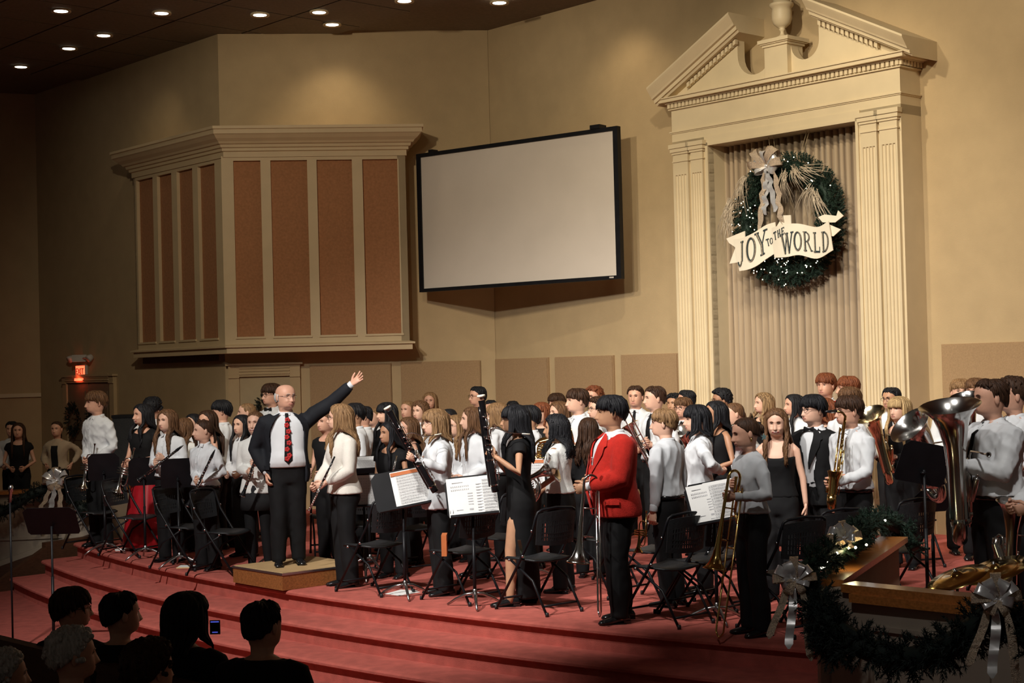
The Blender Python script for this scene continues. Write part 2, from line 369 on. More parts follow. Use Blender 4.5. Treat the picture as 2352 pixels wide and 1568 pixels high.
pro = [(0, -.41), (0, .30), (-.025, .30), (-.045, .285), (-.085, .25), (-.125, .215), (-.15, .20), (-.155, .16), (-.20, .15), (-.20, .12), (-.225, .10), (-.225, -.41)]
def rake(s0, s1, zf):
    b = MB(); rings = [[PP(s, d, zf(s)+q) for q, d in pro] for s in (s0, s1)]; b.loft(rings, 0, True, True, False); return b
zl = lambda s: 5.70+.514*(s+3.68); zr = lambda s: 5.70+.514*(.24-s)
rake(-3.68, -2.26, zl).build('raking_cornice', M_trim, pt); rake(.24, -1.14, zr).build('raking_cornice', M_trim, pt)
# return of the raking cornice foot to the wall
b = MB(); k = -3.2
while k < -2.35:
    z = zl(k)-.235; b.add([PP(s, d, zz) for s, d, zz in ((k, 0, z), (k+.042, 0, z+.02), (k+.042, 0, z-.04), (k, 0, z-.06), (k, .05, z), (k+.042, .05, z+.02), (k+.042, .05, z-.04), (k, .05, z-.06))],
          [(0, 1, 2, 3), (7, 6, 5, 4), (0, 4, 5, 1), (1, 5, 6, 2), (2, 6, 7, 3), (3, 7, 4, 0)], 0, False); k += .066
k = -.26
while k > -1.1:
    z = zr(k)-.235; b.add([PP(s, d, zz) for s, d, zz in ((k, 0, z), (k-.042, 0, z+.02), (k-.042, 0, z-.04), (k, 0, z-.06), (k, .05, z), (k-.042, .05, z+.02), (k-.042, .05, z-.04), (k, .05, z-.06))],
          [(0, 1, 2, 3), (7, 6, 5, 4), (0, 4, 5, 1), (1, 5, 6, 2), (2, 6, 7, 3), (3, 7, 4, 0)], 0, False); k -= .066
b.build('dentil_course', M_trim, pt, kind='stuff')
def scoop(c, z, r, a0, a1, n=14): return [(c+r*cos(a0+(a1-a0)*i/n), z+r*sin(a0+(a1-a0)*i/n)) for i in range(n+1)]
Lp = [(-3.54, 5.55), (-1.85, 5.55), (-1.85, 5.93)]+scoop(-2.12, 5.93, .27, 0, -pi)+[(-2.39, zl(-2.39)-.18)]
Rp = [(.06, 5.55), (-1.13, zr(-1.13)-.18)]+scoop(-1.34, 5.93, .21, 0, -pi)+[(-1.6, 5.9), (-1.6, 5.55)]
for q in (Lp, Rp):
    b = MB(); b.prism(q, -.16, -.02, lambda s, z, d: PP(s, d, z)); b.build('tympanum', M_trim, pt)
b = MB(); frame_box(b, PP, -1.90, -1.55, -.25, .06, 5.55, 5.97); b.build('pedestal', M_trim, pt)
b = MB(); frame_box(b, PP, -1.92, -1.53, -.27, .08, 5.94, 5.97); frame_box(b, PP, -1.94, -1.51, -.29, .10, 5.97, 5.985); frame_box(b, PP, -1.96, -1.49, -.31, .12, 5.985, 6.03); b.build('pedestal_cap', M_trim, pt)
b = MB(); b.lathe([(0, 0), (.075, 0), (.075, .03), (.05, .04), (.028, .06), (.022, .09), (.035, .11), (.04, .125), (.03, .135), (.06, .15), (.105, .19), (.125, .25), (.125, .33), (.118, .38), (.14, .40), (.15, .42), (.15, .44), (.11, .45), (.10, .50), (.03, .56), (0, .60)], 24, Matrix.Translation(PP(-1.70, -.05, 6.03)))
b.build('urn', M_trim, pt)
# curtain behind
ct = thing('curtain', 'tall pleated taupe curtain hanging inside the cream portal', 'curtain', PF(-1.76, -.3, 0))
def PC(s, d, z): return PF(s, d, z)-PF(-1.76, -.3, 0)
for h, (a, c) in enumerate(((-2.93, -1.72), (-1.78, -.58))):
    b = MB(); n = 130; rings = []; rn = random.Random(h); ph = [0]
    for i in range(n): ph.append(ph[-1]+2*pi*(c-a)/.098/n*(.75+.5*rn.random()))
    for k in range(12):
        z = .02+4.9*k/11; fl = 1+.25*(1-k/11)
        rings.append([PC(a+(c-a)*i/n+.012*sin(ph[i]*2+k*.3), -.36+.012*h+.046*fl*sin(ph[i]+.12*sin(k*.9+i*.05))+.012*sin(ph[i]*.37+k*.25), z) for i in range(n+1)])
    b.loft(rings, 0, False, False); b.build('drape', M_curtain, ct)
# ---------------------------------------------------------------- speaker chamber bay
ch = thing('speaker_chamber', 'angular bay of tall terracotta cloth panels in cream frames on the wall', 'wall bay')
Cc = AF(-3.954, .5, 0)
def CL(s, d, z): return Cc+ER*s+NR*d+V((0, 0, z))         # left face, s negative going away
LFx = -2.78
def faceframe(F, s0, s1, pans, first):
    b = MB(); e = sorted(pans)
    xs = [s0]+[x for p in e for x in p]+[s1]
    for i in range(0, len(xs), 2):
        b2 = MB(); frame_box(b2, F, xs[i], xs[i+1], -.12, 0, 2.50, 5.30); b2.build('stile', M_bay, ch)
    for p in e:
        b2 = MB(); frame_box(b2, F, p[0], p[1], -.12, 0, 5.23, 5.30); b2.build('rail', M_bay, ch)
        b2 = MB(); frame_box(b2, F, p[0], p[1], -.12, 0, 2.50, 2.60); b2.build('rail', M_bay, ch)
        b2 = MB(); frame_box(b2, F, p[0]-.02, p[1]+.02, 0, .02, 2.59, 2.62); b2.build('sill', M_bay, ch)
        b2 = MB(); frame_box(b2, F, p[0], p[1], -.11, -.055, 2.6, 5.23); b2.build('cloth_panel', M_grille, ch)
faceframe(lambda s, d, z: AF(s, d+.5, z), -4.0, -1.28, [(-3.954+.13, -3.426), (-3.279, -2.74), (-2.599, -2.076), (-1.921, -1.382)], 1)
faceframe(CL, LFx, 0, [(-2.68, -2.155), (-2.015, -1.563), (-1.40, -.928), (-.773, -.28)], 0)
b = MB(); frame_box(b, AF, -1.40, -1.28, 0, .5, 2.5, 5.30); b.build('bay_end', M_bay, ch)
b = MB(); frame_box(b, CL, LFx, LFx+.05, -.62, 0, 2.5, 5.3); b.build('bay_end', M_bay, ch)
def bay_ring(o, z):
    # outline with the bay front offset by o: wall A -> front right -> corner -> left end -> wall B
    a = AF(-1.28+o, 0, z); c = AF(-1.28+o, .5+o, z)
    # corner of offset lines
    q = Cc+AN*o; m = Cc+NR*o; det = AE.x*(-ER.y)-AE.y*(-ER.x)
    dx, dy = m.x-q.x, m.y-q.y; t = (dx*(-ER.y)-dy*(-ER.x))/det; k = q+AE*t
    e = CL(LFx-o, o, z); f = CL(LFx-o, -.62, z)
    return [a, c, V((k.x, k.y, z)), e, f, CL(-.3, -.5, z)+V((0, .15, 0))]
b = MB(); b.loft([bay_ring(o, z) for o, z in ((-.02, 5.28), (.02, 5.28), (.02, 5.36), (.05, 5.37), (.05, 5.41), (.08, 5.42), (.09, 5.46), (.12, 5.47), (.14, 5.50), (.19, 5.54), (.23, 5.585), (.25, 5.60), (.25, 5.66), (.27, 5.67), (.27, 5.71))], 0, True, True, False); b.build('cornice', M_bay, ch)
b = MB(); b.loft([bay_ring(o, z) for o, z in ((.0, 2.38), (.04, 2.38), (.04, 2.46), (.08, 2.465), (.08, 2.49), (0, 2.51))], 0, True, True, False); b.build('ledge', M_bay, ch)
b = MB(); k = -3.95
while k < -1.3: frame_box(b, lambda s, d, z: AF(s, d+.5, z), k, k+.03, .02, .045, 5.37, 5.405); k += .05
k = LFx
while k < 0: frame_box(b, CL, k, k+.03, .02, .045, 5.37, 5.405); k += .05
b.build('dentil_course', M_bay, ch, kind='stuff')
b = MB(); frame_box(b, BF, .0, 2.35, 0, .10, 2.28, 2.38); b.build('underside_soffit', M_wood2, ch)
# ---------------------------------------------------------------- acoustic panels
def apanel(F, s0, s1, d, z1, lab):
    c = F((s0+s1)/2, d, 0); r = thing('acoustic_panel', lab, 'wall panel', c)
    b = MB(); b.prism([(s0, .25), (s1, .25), (s1, z1), (s0, z1)], 0, .035, lambda s, z, q: F(s, d+q, z)-c)
    b.prism([(s0+.012, .262), (s1-.012, .262), (s1-.012, z1-.012), (s0+.012, z1-.012)], .035, .05, lambda s, z, q: F(s, d+q, z)-c); b.build('cloth_panel', M_panel, r)
apanel(AF, -2.787, -1.556, 0, 2.18, 'brown acoustic panel right of the middle door, behind the raised arm')
apanel(AF, -1.409, -.19, 0, 2.19, 'brown acoustic panel left of the wall corner under the screen')
sS = lambda px, py: (lambda P: (P-P0).dot(ER))((lambda d: CAMP+d*((PF(0, -.41, 0)-CAMP).dot(NR)/d.dot(NR)))(ray(px, py)))
for (a, c), l in zip(((1141, 1262), (1278, 1412), (1430, 1561)), ('right of the wall corner, narrowest of the three left of the portal', 'middle of the three between the wall corner and the portal', 'touching the left side of the portal')):
    apanel(PF, sS(a, 820), sS(c, 818), -.41, 2.2, 'brown acoustic panel '+l)
apanel(PF, sS(2166, 800), sS(2166, 800)+1.6, -.41, 2.2, 'brown acoustic panel right of the portal, cut by the right edge')
# ---------------------------------------------------------------- projection screen
s0_, s1_ = V((-1.335, 22.9, 3.25)), V((1.508, 20.7, 3.25)); sd = (s1_-s0_); sw = sd.length; sd.normalize(); sn = V((sd.y, -sd.x, 0)); 
if sn.y > 0: sn = -sn
SH = 2.04
def SF(s, d, z): return sd*s+sn*d+V((0, 0, z))
sr = thing('projection_screen', 'large blank pale grey projection screen in a black frame', 'screen', s0_)
b = MB(); frame_box(b, SF, 0, sw, -.01, .01, .0, SH); b.build('screen_surface', M_screen, sr)
b = MB(); t = .055
frame_box(b, SF, -.02, t, -.05, .035, -.02, SH+.02); frame_box(b, SF, sw-t, sw+.02, -.05, .035, -.02, SH+.02); frame_box(b, SF, t, sw-t, -.05, .035, -.02, .03); frame_box(b, SF, t, sw-t, -.05, .035, SH-.035, SH+.02)
b.build('frame', M_black, sr)
b = MB(); frame_box(b, SF, sw-.42, sw-.26, -.12, .05, SH+.02, SH+.075); b.build('bracket', M_black, sr)
b = MB(); frame_box(b, SF, .22, .30, -.10, .03, SH+.02, SH+.06); b.build('bracket', M_black, sr)
b = MB(); frame_box(b, SF, sw-.17, sw-.10, .035, .038, -.004, .016); b.build('name_plate', M_exitw, sr)
for x in (.3, sw-.5): b = MB(); frame_box(b, SF, x, x+.1, -.5, -.05, 1.0, 1.1); b.build('wall_arm', M_black, sr)
# ---------------------------------------------------------------- downlights
trim_me = MB().lathe([(.095, .0), (.135, -.012), (.14, 0), (.135, .02), (.10, .02)], 28).mesh('trim_ring', M_trim)
cone_me = MB().lathe([(.098, .0), (.085, .018), (.07, .022)], 28).mesh('reflector', M_lamp)
lamp_me = MB().lathe([(0, .01), (.09, .01), (.097, .002)], 24).mesh('lamp', M_lamp)
dl = [(-6.181, 21.205, 'second from the left in the top row'), (-4.839, 21.485, 'between the leftmost and the middle of the top row'), (-6.009, 22.786, 'bright, below and left of the top row'), (-6.777, 23.626, 'between the lowest light and the bright one'),
      (-7.938, 24.913, 'lowest and farthest left'), (-3.489, 21.743, 'left of the brightest pair'), (-2.632, 21.678, 'brightest, above the dim one over the bay'), (-2.538, 22.462, 'just over the wall bay'), (-1.375, 21.142, 'above the gap between bay and screen'), (-.054, 21.387, 'rightmost on the ceiling, above the screen')]
for x, y, l in dl:
    t = thing('downlight', 'round recessed ceiling light, '+l, 'ceiling light', (x, y, CZ), 0, 'recessed ceiling lights')
    link('trim_ring', trim_me, t); link('reflector', cone_me, t); link('lamp', lamp_me, t)
# ---------------------------------------------------------------- exit sign and emergency lamp
def plate_text(name, txt, M, size, m, parent, ext=.004):
    cu = bpy.data.curves.new('lettering', 'FONT'); cu.body = txt; cu.size = size; cu.extrude = ext; cu.align_x = 'CENTER'; cu.align_y = 'CENTER'
    o = bpy.data.objects.new('tmp', cu); COL.objects.link(o); bpy.context.view_layer.update()
    me = bpy.data.meshes.new_from_object(o.evaluated_get(bpy.context.evaluated_depsgraph_get())); bpy.data.objects.remove(o)
    me.name = name; me.materials.clear(); me.materials.append(m); q = link(name, me, parent, M); return q
ex = BF(4.66, 0, 2.19)
e = thing('exit_sign', 'glowing red exit sign above the far left double door', 'sign', ex)
b = MB(); b.box((0, 0, .0), (.34, .10, .22), Matrix.Rotation(TH+pi/2+.0, 4, 'Z') @ Matrix.Translation((0, 0, 0))); b.build('case', M_exitw, e)
def rotm(o, xdir, n): x = V(xdir); z = V(n); y = z.cross(x); return Matrix(((x.x, y.x, z.x, o[0]), (x.y, y.y, z.y, o[1]), (x.z, y.z, z.z, o[2]), (0, 0, 0, 1)))
b = MB(); frame_box(b, lambda s, d, z: ER*s+NR*d+V((0, 0, z)), -.16, .16, .05, .062, -.10, .10); b.build('face', M_exit, e)
plate_text('lettering', 'EXIT', rotm(NR*.064, ER, NR), .15, mat('exit_letter', (.35, .01, .0), .5), e)
b = MB(); frame_box(b, lambda s, d, z: ER*s+NR*d+V((0, 0, z)), -.14, .14, .0, .10, -.16, -.115); b.build('downlight_window', M_exit, e)
l = bpy.data.lights.new('exit_glow', 'POINT'); l.energy = 1.2; l.color = (1, .12, .05); l.shadow_soft_size = .05
o = bpy.data.objects.new('exit_glow', l); COL.objects.link(o); o.location = ex+NR*.14+V((0, 0, -.12))
eL = BF(4.6, .08, 2.42); e = thing('emergency_light', 'small grey twin-head emergency light above the exit sign', 'light fixture', eL)
b = MB(); b.box((0, 0, 0), (.25, .12, .12)); b.build('battery_case', M_exitw, e)
for s in (-.36, .36):
    b = MB(); b.tube([ER*s*.3, ER*s], .012, 6); b.lathe([(0, -.05), (.05, -.045), (.065, .03), (.06, .05), (0, .045)], 14, axes(ER*s, NR*.8+V((0, 0, -.5)))); b.build('lamp_head', M_exitw, e)
# ---------------------------------------------------------------- fir greenery
def needles(mb, P, dirn, n, L, spread, rn, mi=0, wd=.003):
    d0 = V(dirn).normalized()
    for _ in range(n):
        d = (d0+V((rn.uniform(-1, 1), rn.uniform(-1, 1), rn.uniform(-1, 1)))*spread).normalized()
        l = L*rn.uniform(.6, 1.15); s = d.cross(V((rn.uniform(-1, 1), rn.uniform(-1, 1), rn.uniform(-1, 1)))).normalized()*wd; p = V(P)
        o = len(mb.v); t = d.cross(s)*.8
        mb.v.extend([tuple(p+s), tuple(p-s), tuple(p+d*l), tuple(p+t)])
        mb.f += [[o, o+1, o+2], [o, o+2, o+3], [o+1, o+3, o+2]]; mb.m += [mi]*3; mb.s += [False]*3
def sprig(mb, P, d, L, rn, mi=0, nl=.05, wd=.0045, k=9):
    d = V(d).normalized()
    for i in range(k):
        p = V(P)+d*(L*i/k); needles(mb, p, d, 4, nl*(1.1-.5*i/k), .95, rn, mi, wd)
def bow(mb, M, loops, tails, R, mi=0, tw=.05, mi2=1, rn=random):
    for a, tilt, r_, m_ in loops:
        c, s_ = cos(a), sin(a); vs = []; n = 18; ph = rn.uniform(0, 6)
        for k in range(n+1):
            t = pi*2*k/n; rr = r_*(1-cos(t))/2*(1+.05*sin(3*t+ph)); w2 = r_*.42*sin(t)*(1 if t < pi else .75); p = V((rr*c, rr*s_, w2+tilt*rr))
            q = tw*(.22+.78*abs(sin(pi*k/n))**.6); twi = .55*sin(t*.5+ph)
            for e in (-1, -.33, .33, 1): vs.append(M @ (p+V((-s_, c, 0))*q*e*cos(twi)+V((0, 0, q*e*sin(twi)+.010*sin(e*5+k*1.3+ph)))))
        mb.add(vs, [(4*k+e, 4*k+e+1, 4*k+e+5, 4*k+e+4) for k in range(n) for e in range(3)], m_)
    for x, L, sway, m_ in tails:
        vs = []
        n = 14
        for k in range(n+1):
            t = k/n; q = tw*(.35+.65*min(1, t*3))*(1 if k < n else .25); y = .02*sin(k*1.7+x*30)
            c = V((x*(.4+.8*t)+sway*sin(t*5), -L*t, .05+y)); vs += [M @ (c+V((-q*.8, 0, .01*sin(k*2.3)))), M @ (c+V((q*.8, 0, -.012*sin(k*1.9))))]
        mb.add(vs, [(2*k, 2*k+1, 2*k+3, 2*k+2) for k in range(n)], m_)
bulb_me = MB().ell((0, 0, 0), (.0072, .0072, .0072), 6, 4).mesh('light_bulb', M_bulb)
# wreath
wc = PF(-1.71, -.06, 3.80); rn = random.Random(3)
wr = thing('christmas_wreath', 'big lit fir wreath with silver bow hanging before the curtain', 'wreath', wc)
def WP(x, z, d): return ER*x+NR*d+V((0, 0, z))
b = MB(); b.tube([WP(.65*cos(t*pi/24), .65*sin(t*pi/24), 0) for t in range(48)], .07, 8, 0, False, closed=True)
for k in range(1500):
    a = rn.uniform(0, 2*pi); q = rn.uniform(0, 2*pi); rr = .65+.10*cos(q); dd = .10*sin(q)
    P = WP(rr*cos(a), rr*sin(a), dd); out = WP(cos(q)*cos(a)-.5*sin(a), cos(q)*sin(a)+.5*cos(a), sin(q)*.9)
    sprig(b, P, out, .11, rn, 0, .05, .006, 5)
b.build('fir_needles', M_green, wr, kind='stuff')
for k in range(78):
    a = rn.choice([rn.uniform(-.6, 2.3), rn.uniform(2.6, 3.5), rn.uniform(3.9, 5.6), rn.uniform(3.9, 5.6)]); q = rn.uniform(.1, pi-.1); rr = .65+.17*cos(q)
    link('light_bulb', bulb_me, wr, Matrix.Translation(WP(rr*cos(a), rr*sin(a), .16*sin(q)+.03)))
b = MB()
for ca, cr, dx, dz, n in ((2.35, .72, -.35, -1, 26), (2.8, .78, -.4, -1, 30), (3.05, .75, -.35, -1, 18), (1.15, .62, .5, -.6, 24), (.95, .66, .9, -.25, 20), (.45, .62, .5, -1, 26), (.55, .6, -.5, -1, 14), (1.35, .55, .1, -1, 16)):
    for i in range(n):
        st = WP(cr*cos(ca)+rn.uniform(-.05, .05), cr*sin(ca)+rn.uniform(-.02, .08), .14); L = rn.uniform(.18, .36); x = dx+rn.uniform(-.45, .45); z = dz+rn.uniform(-.3, .2)
        pts = [st+WP(x*L*t, z*L*t*(1+.2*t), .04+.05*sin(t*pi)) for t in (0, .25, .5, .75, 1)]; b.tube(pts, [.005, .0045, .004, .003, .001], 3, 0, False)
b.build('frosted_sprays', M_frost, wr, kind='stuff')
Mb = axes(WP(-.11, .66, .20), NR, ER)
b = MB(); b.ell((0, 0, .03), (.05, .04, .04), 8, 6, Mb)
bow(b, Mb, [(2.7, .3, .20, 0), (.5, .3, .19, 0), (3.6, .5, .16, 0), (-.5, .4, .16, 0), (1.5, .7, .17, 0)], [(-.03, .60, .01, 0), (.09, .58, -.015, 0)], .2, 0, .05, 1, rn); b.build('silver_bow', M_ribbon, wr)
b = MB()
bow(b, Mb, [(2.2, .35, .24, 0), (3.0, .1, .30, 0), (.85, .25, .26, 0), (.15, .2, .22, 0), (1.3, .2, .24, 0)], [(.20, .74, .02, 0), (-.10, .78, .012, 0)], .2, 0, .05, 1, rn); b.build('glitter_bow', M_glit, wr)
for x0, x1 in ((-.30, -.20), (-.22, -.14), (.30, .16), (.34, .20)): b = MB(); b.tube([WP(x1, .62, 0), WP(x0, 1.08, -.05)], .0025, 4); b.build('hanging_cord', M_trimdk, wr)
# banner
bn = thing('banner', 'wavy cream scroll banner reading JOY TO THE WORLD across the wreath', 'banner', PF(-1.6, .12, 3.45))
def BP(s, z, d): return PF(s, .12+d, z)-PF(-1.6, .12, 3.45)
def curve(pts, t):
    xs = np.linspace(0, 1, len(pts)); n = len(pts)
    # smooth (Catmull-Rom) interpolation
    k = min(int(t*(n-1)), n-2); f = t*(n-1)-k
    g = lambda i: np.array(pts[max(0, min(n-1, i))]) if 0 <= i < n else (2*np.array(pts[0])-np.array(pts[1]) if i < 0 else 2*np.array(pts[-1])-np.array(pts[-2]))
    p0, p1, p2, p3 = g(k-1), g(k), g(k+1), g(k+2)
    return .5*((2*p1)+(-p0+p2)*f+(2*p0-5*p1+4*p2-p3)*f*f+(-p0+3*p1-3*p2+p3)*f**3)
Lt = [(-2.349, 3.596), (-2.179, 3.603), (-2.01, 3.648), (-1.826, 3.731), (-1.70, 3.755)]; Lb = [(-2.262, 3.191), (-2.11, 3.201), (-1.976, 3.238), (-1.825, 3.32), (-1.68, 3.39)]
Rtp = [(-1.722, 3.683), (-1.519, 3.708), (-1.314, 3.701), (-1.052, 3.638), (-.867, 3.691)]; Rbt = [(-1.686, 3.316), (-1.486, 3.311), (-1.311, 3.322), (-1.065, 3.263), (-.811, 3.342)]
def mk(top, bot, dfn): return lambda u, v, e=0: (lambda p: BP(p[0], p[1], dfn(p[0])+e))(curve(bot, u)*(1-v)+curve(top, u)*v)
DL = lambda s: .10+.02*sin((s+2.3)*7); DR = lambda s: .13+.02*sin((s+1.7)*8)
SL = mk(Lt, Lb, DL); SRr = mk(Rtp, Rbt, DR)
def strip(S, name, m, n=24, th=.012):
    b = MB(); b.loft([[S(i/n, 0), S(i/n, 1), S(i/n, 1, -th), S(i/n, 0, -th)] for i in range(n+1)], 0, True, True, False); b.build(name, m, bn)
strip(SL, 'scroll_panel', M_banner); strip(SRr, 'scroll_panel', M_banner)
b = MB()
for poly, d in (([(-2.33, 3.66), (-2.5, 3.62), (-2.46, 3.56), (-2.36, 3.50), (-2.20, 3.52), (-2.2, 3.69)], -.05), ([(-2.36, 3.49), (-2.42, 3.38), (-2.46, 3.298), (-2.27, 3.31), (-2.27, 3.49)], -.05), ([(-.9, 3.66), (-.72, 3.58), (-.83, 3.51), (-.9, 3.52)], 0), ([(-.97, 3.782), (-1.063, 3.759), (-1.0, 3.69), (-.82, 3.674), (-.70, 3.74), (-.775, 3.81), (-.8, 3.75)], -.03), ([(-1.6, 3.83), (-1.483, 3.823), (-1.479, 3.70), (-1.71, 3.69)], -.05)):
    b = MB(); b.prism(poly, d+.09, d+.102, lambda s, z, q: BP(s, z, q)); b.build('scroll_fold', M_banner, bn)
# slab-serif letters as strokes on a unit square
def LET(c):
    S = 'x0 y0 x1 y1 w'; T = .17; t = .06
    if c == 'J': return [(.62, .22, .62, 1, T), (.45, .97, .8, .97, t), 'arc .36 .22 .26 .2 180 360 .13']
    if c == 'O': return ['ring']
    if c == 'Y': return [(.5, 0, .5, .45, T), (.2, 1, .5, .42, T), (.82, 1, .52, .42, t), (.33, .03, .67, .03, t), (.05, .97, .36, .97, t), (.68, .97, .97, .97, t)]
    if c == 'T': return [(.5, 0, .5, 1, T), (.1, .95, .9, .95, .1), (.34, .03, .66, .03, t), (.11, .8, .11, .98, t), (.89, .8, .89, .98, t)]
    if c == 'H': return [(.22, 0, .22, 1, T), (.78, 0, .78, 1, T), (.22, .5, .78, .5, t)]+[(a, y, a+.3, y, t) for a in (.07, .63) for y in (.03, .97)]
    if c == 'E': return [(.25, 0, .25, 1, T), (.1, .96, .88, .96, .08), (.1, .04, .88, .04, .08), (.25, .5, .65, .5, t), (.86, .78, .86, .98, t), (.86, .02, .86, .22, t), (.65, .4, .65, .6, t)]
    if c == 'W': return [(.12, 1, .32, 0, T*.8), (.52, .95, .34, 0, t), (.50, 1, .70, 0, T*.8), (.9, 1, .72, 0, t), (0, .97, .26, .97, t), (.4, .97, .62, .97, t), (.8, .97, 1, .97, t)]
    if c == 'R': return [(.24, 0, .24, 1, T), (.1, .97, .5, .97, t), (.1, .03, .4, .03, t), (.24, .5, .5, .5, t), 'arc .5 .735 .28 .235 -90 90 .13', (.5, .5, .85, .03, T*.8), (.78, .03, 1, .03, t)]
    if c == 'L': return [(.27, 0, .27, 1, T), (.1, .97, .45, .97, t), (.1, .04, .9, .04, .08), (.88, .02, .88, .28, t)]
    if c == 'D': return [(.24, 0, .24, 1, T), (.1, .97, .5, .97, t), (.1, .03, .5, .03, t), 'arc .45 .5 .42 .48 -90 90 .14']
def letter(mb, c, f, e, shrink=0, mi=0):
    def quad(ps): mb.prism(ps, e, e+.006, lambda x, y, q: f(x, y, q), mi)
    for st in LET(c):
        if st == 'ring' or str(st).startswith('arc'):
            cx, cy, rx, ry, a0, a1, w_ = (.5, .5, .42, .48, 0, 360, .15) if st == 'ring' else tuple(float(q) for q in st.split()[1:])
            n = 20 if st == 'ring' else 10; w_ -= shrink
            for i in range(n):
                ps = []
                for aa, sg in ((i, 1), (i+1, 1), (i+1, -1), (i, -1)):
                    t = rad(a0+(a1-a0)*aa/n); k = w_/2*(.45+.55*abs(cos(t)))
                    ps.append((cx+(rx+sg*k-w_/2)*cos(t), cy+(ry+sg*k*.8-w_/3)*sin(t)))
                quad(ps)
        else:
            x0, y0, x1, y1, w_ = st
            if w_ < .12 and shrink: continue
            w_ = max(.02, w_-shrink); n = 4
            dx, dy = x1-x0, y1-y0; L = sqrt(dx*dx+dy*dy); nx, ny = -dy/L*w_/2, dx/L*w_/2
            if abs(dx) > .05 and abs(dy) > .3: nx, ny = w_/2, 0
            for i in range(n):
                a, c_ = i/n, (i+1)/n; quad([(x0+dx*a-nx, y0+dy*a-ny), (x0+dx*c_-nx, y0+dy*c_-ny), (x0+dx*c_+nx, y0+dy*c_+ny), (x0+dx*a+nx, y0+dy*a+ny)])
def boxmap(p00, p10, p01, p11, dfn):     # bottom-left, bottom-right, top-left, top-right in (s,z)
    def f(x, y, q):
        s = (p00[0]*(1-x)+p10[0]*x)*(1-y)+(p01[0]*(1-x)+p11[0]*x)*y; z = (p00[1]*(1-x)+p10[1]*x)*(1-y)+(p01[1]*(1-x)+p11[1]*x)*y
        return BP(s, z, dfn(s)+.003+q)
    return f
LL = [('J', (-2.29, 3.235), (-2.15, 3.245), (-2.275, 3.545), (-2.14, 3.57)), ('O', (-2.135, 3.27), (-1.965, 3.30), (-2.14, 3.585), (-1.955, 3.625)), ('Y', (-1.97, 3.33), (-1.79, 3.40), (-2.0, 3.63), (-1.80, 3.69)),
      ('T', (-1.815, 3.465), (-1.77, 3.48), (-1.835, 3.553), (-1.785, 3.565)), ('O', (-1.774, 3.478), (-1.728, 3.498), (-1.781, 3.563), (-1.731, 3.578))]
RL = [('T', (-1.675, 3.525), (-1.62, 3.545), (-1.69, 3.622), (-1.632, 3.64)), ('H', (-1.61, 3.55), (-1.56, 3.57), (-1.62, 3.64), (-1.567, 3.66)), ('E', (-1.55, 3.575), (-1.50, 3.60), (-1.555, 3.662), (-1.50, 3.68)),
      ('W', (-1.545, 3.345), (-1.395, 3.358), (-1.575, 3.59), (-1.375, 3.615)), ('O', (-1.385, 3.37), (-1.255, 3.37), (-1.385, 3.615), (-1.255, 3.615)), ('R', (-1.255, 3.368), (-1.12, 3.352), (-1.26, 3.605), (-1.135, 3.588)),
      ('L', (-1.115, 3.34), (-1.0, 3.332), (-1.12, 3.582), (-1.0, 3.575)), ('D', (-.985, 3.328), (-.85, 3.345), (-.995, 3.575), (-.848, 3.576))]
for ls, d in ((LL, lambda s: DL(s)+.004), (RL, lambda s: DR(s)+.004)):
    for c, a, q, r_, s_ in ls:
        b = MB(); f = boxmap(a, q, r_, s_, d); letter(b, c, f, 0)
        big = abs(q[0]-a[0]) > .09
        if big: letter(b, c, lambda x, y, k: f(x, y, k+.006), 0, .10, 1)
        b.build('letter', [M_letter, M_letin], bn, label='letter %s' % c)
# door wreaths
def door_wreath(P, F0, F1, r, lab):
    rn = random.Random(int(r*1000)+int(P.x*10)); t = thing('door_wreath', lab, 'wreath', P); b = MB()
    for k in range(170):
        a = rn.uniform(0, 2*pi); q = r*rn.uniform(.35, 1) if r < .2 else r*rn.uniform(.5, 1)
        sprig(b, F0*(q*cos(a))+V((0, 0, q*sin(a)*1.15))+F1*rn.uniform(.03, .12), F0*cos(a)+V((0, 0, sin(a)))+F1*.6, .05, rn, 0, .04, .006, 3)
    b.build('fir_needles', M_greendk, t, kind='stuff')
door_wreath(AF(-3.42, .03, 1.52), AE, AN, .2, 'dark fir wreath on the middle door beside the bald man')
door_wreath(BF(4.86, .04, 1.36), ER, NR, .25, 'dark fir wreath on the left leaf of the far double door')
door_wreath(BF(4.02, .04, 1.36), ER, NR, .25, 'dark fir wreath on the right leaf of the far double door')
# garlands with bows
def garland(path, r, n, lab, m, lights=(), seed=1):
    rn = random.Random(seed); path = [V(p) for p in path]; c = path[0]; t = thing('garland', lab, 'garland', c); b = MB()
    cum = [0]
    for i in range(len(path)-1): cum.append(cum[-1]+(path[i+1]-path[i]).length)
    def pos(s):
        s *= cum[-1]
        for i in range(len(path)-1):
            if s <= cum[i+1]: return path[i].lerp(path[i+1], (s-cum[i])/(cum[i+1]-cum[i]))
        return path[-1]
    b.tube([pos(k/30)-c for k in range(31)], r*.45, 7)
    for k in range(n):
        P = pos(rn.random())-c; d = V((rn.gauss(0, 1), rn.gauss(0, 1), rn.gauss(0, 1))).normalized()
        sprig(b, P+d*r*.4, d, r*.65, rn, 0, .05, .0042, 6)
    b.build('fir_needles', m, t, kind='stuff')
    for q in lights: link('light_bulb', bulb_me, t, Matrix.Translation(V(q)-c) @ Matrix.Scale(1.35, 4))
    return t
def gp(px, py, Y): return at(px, py, Y)
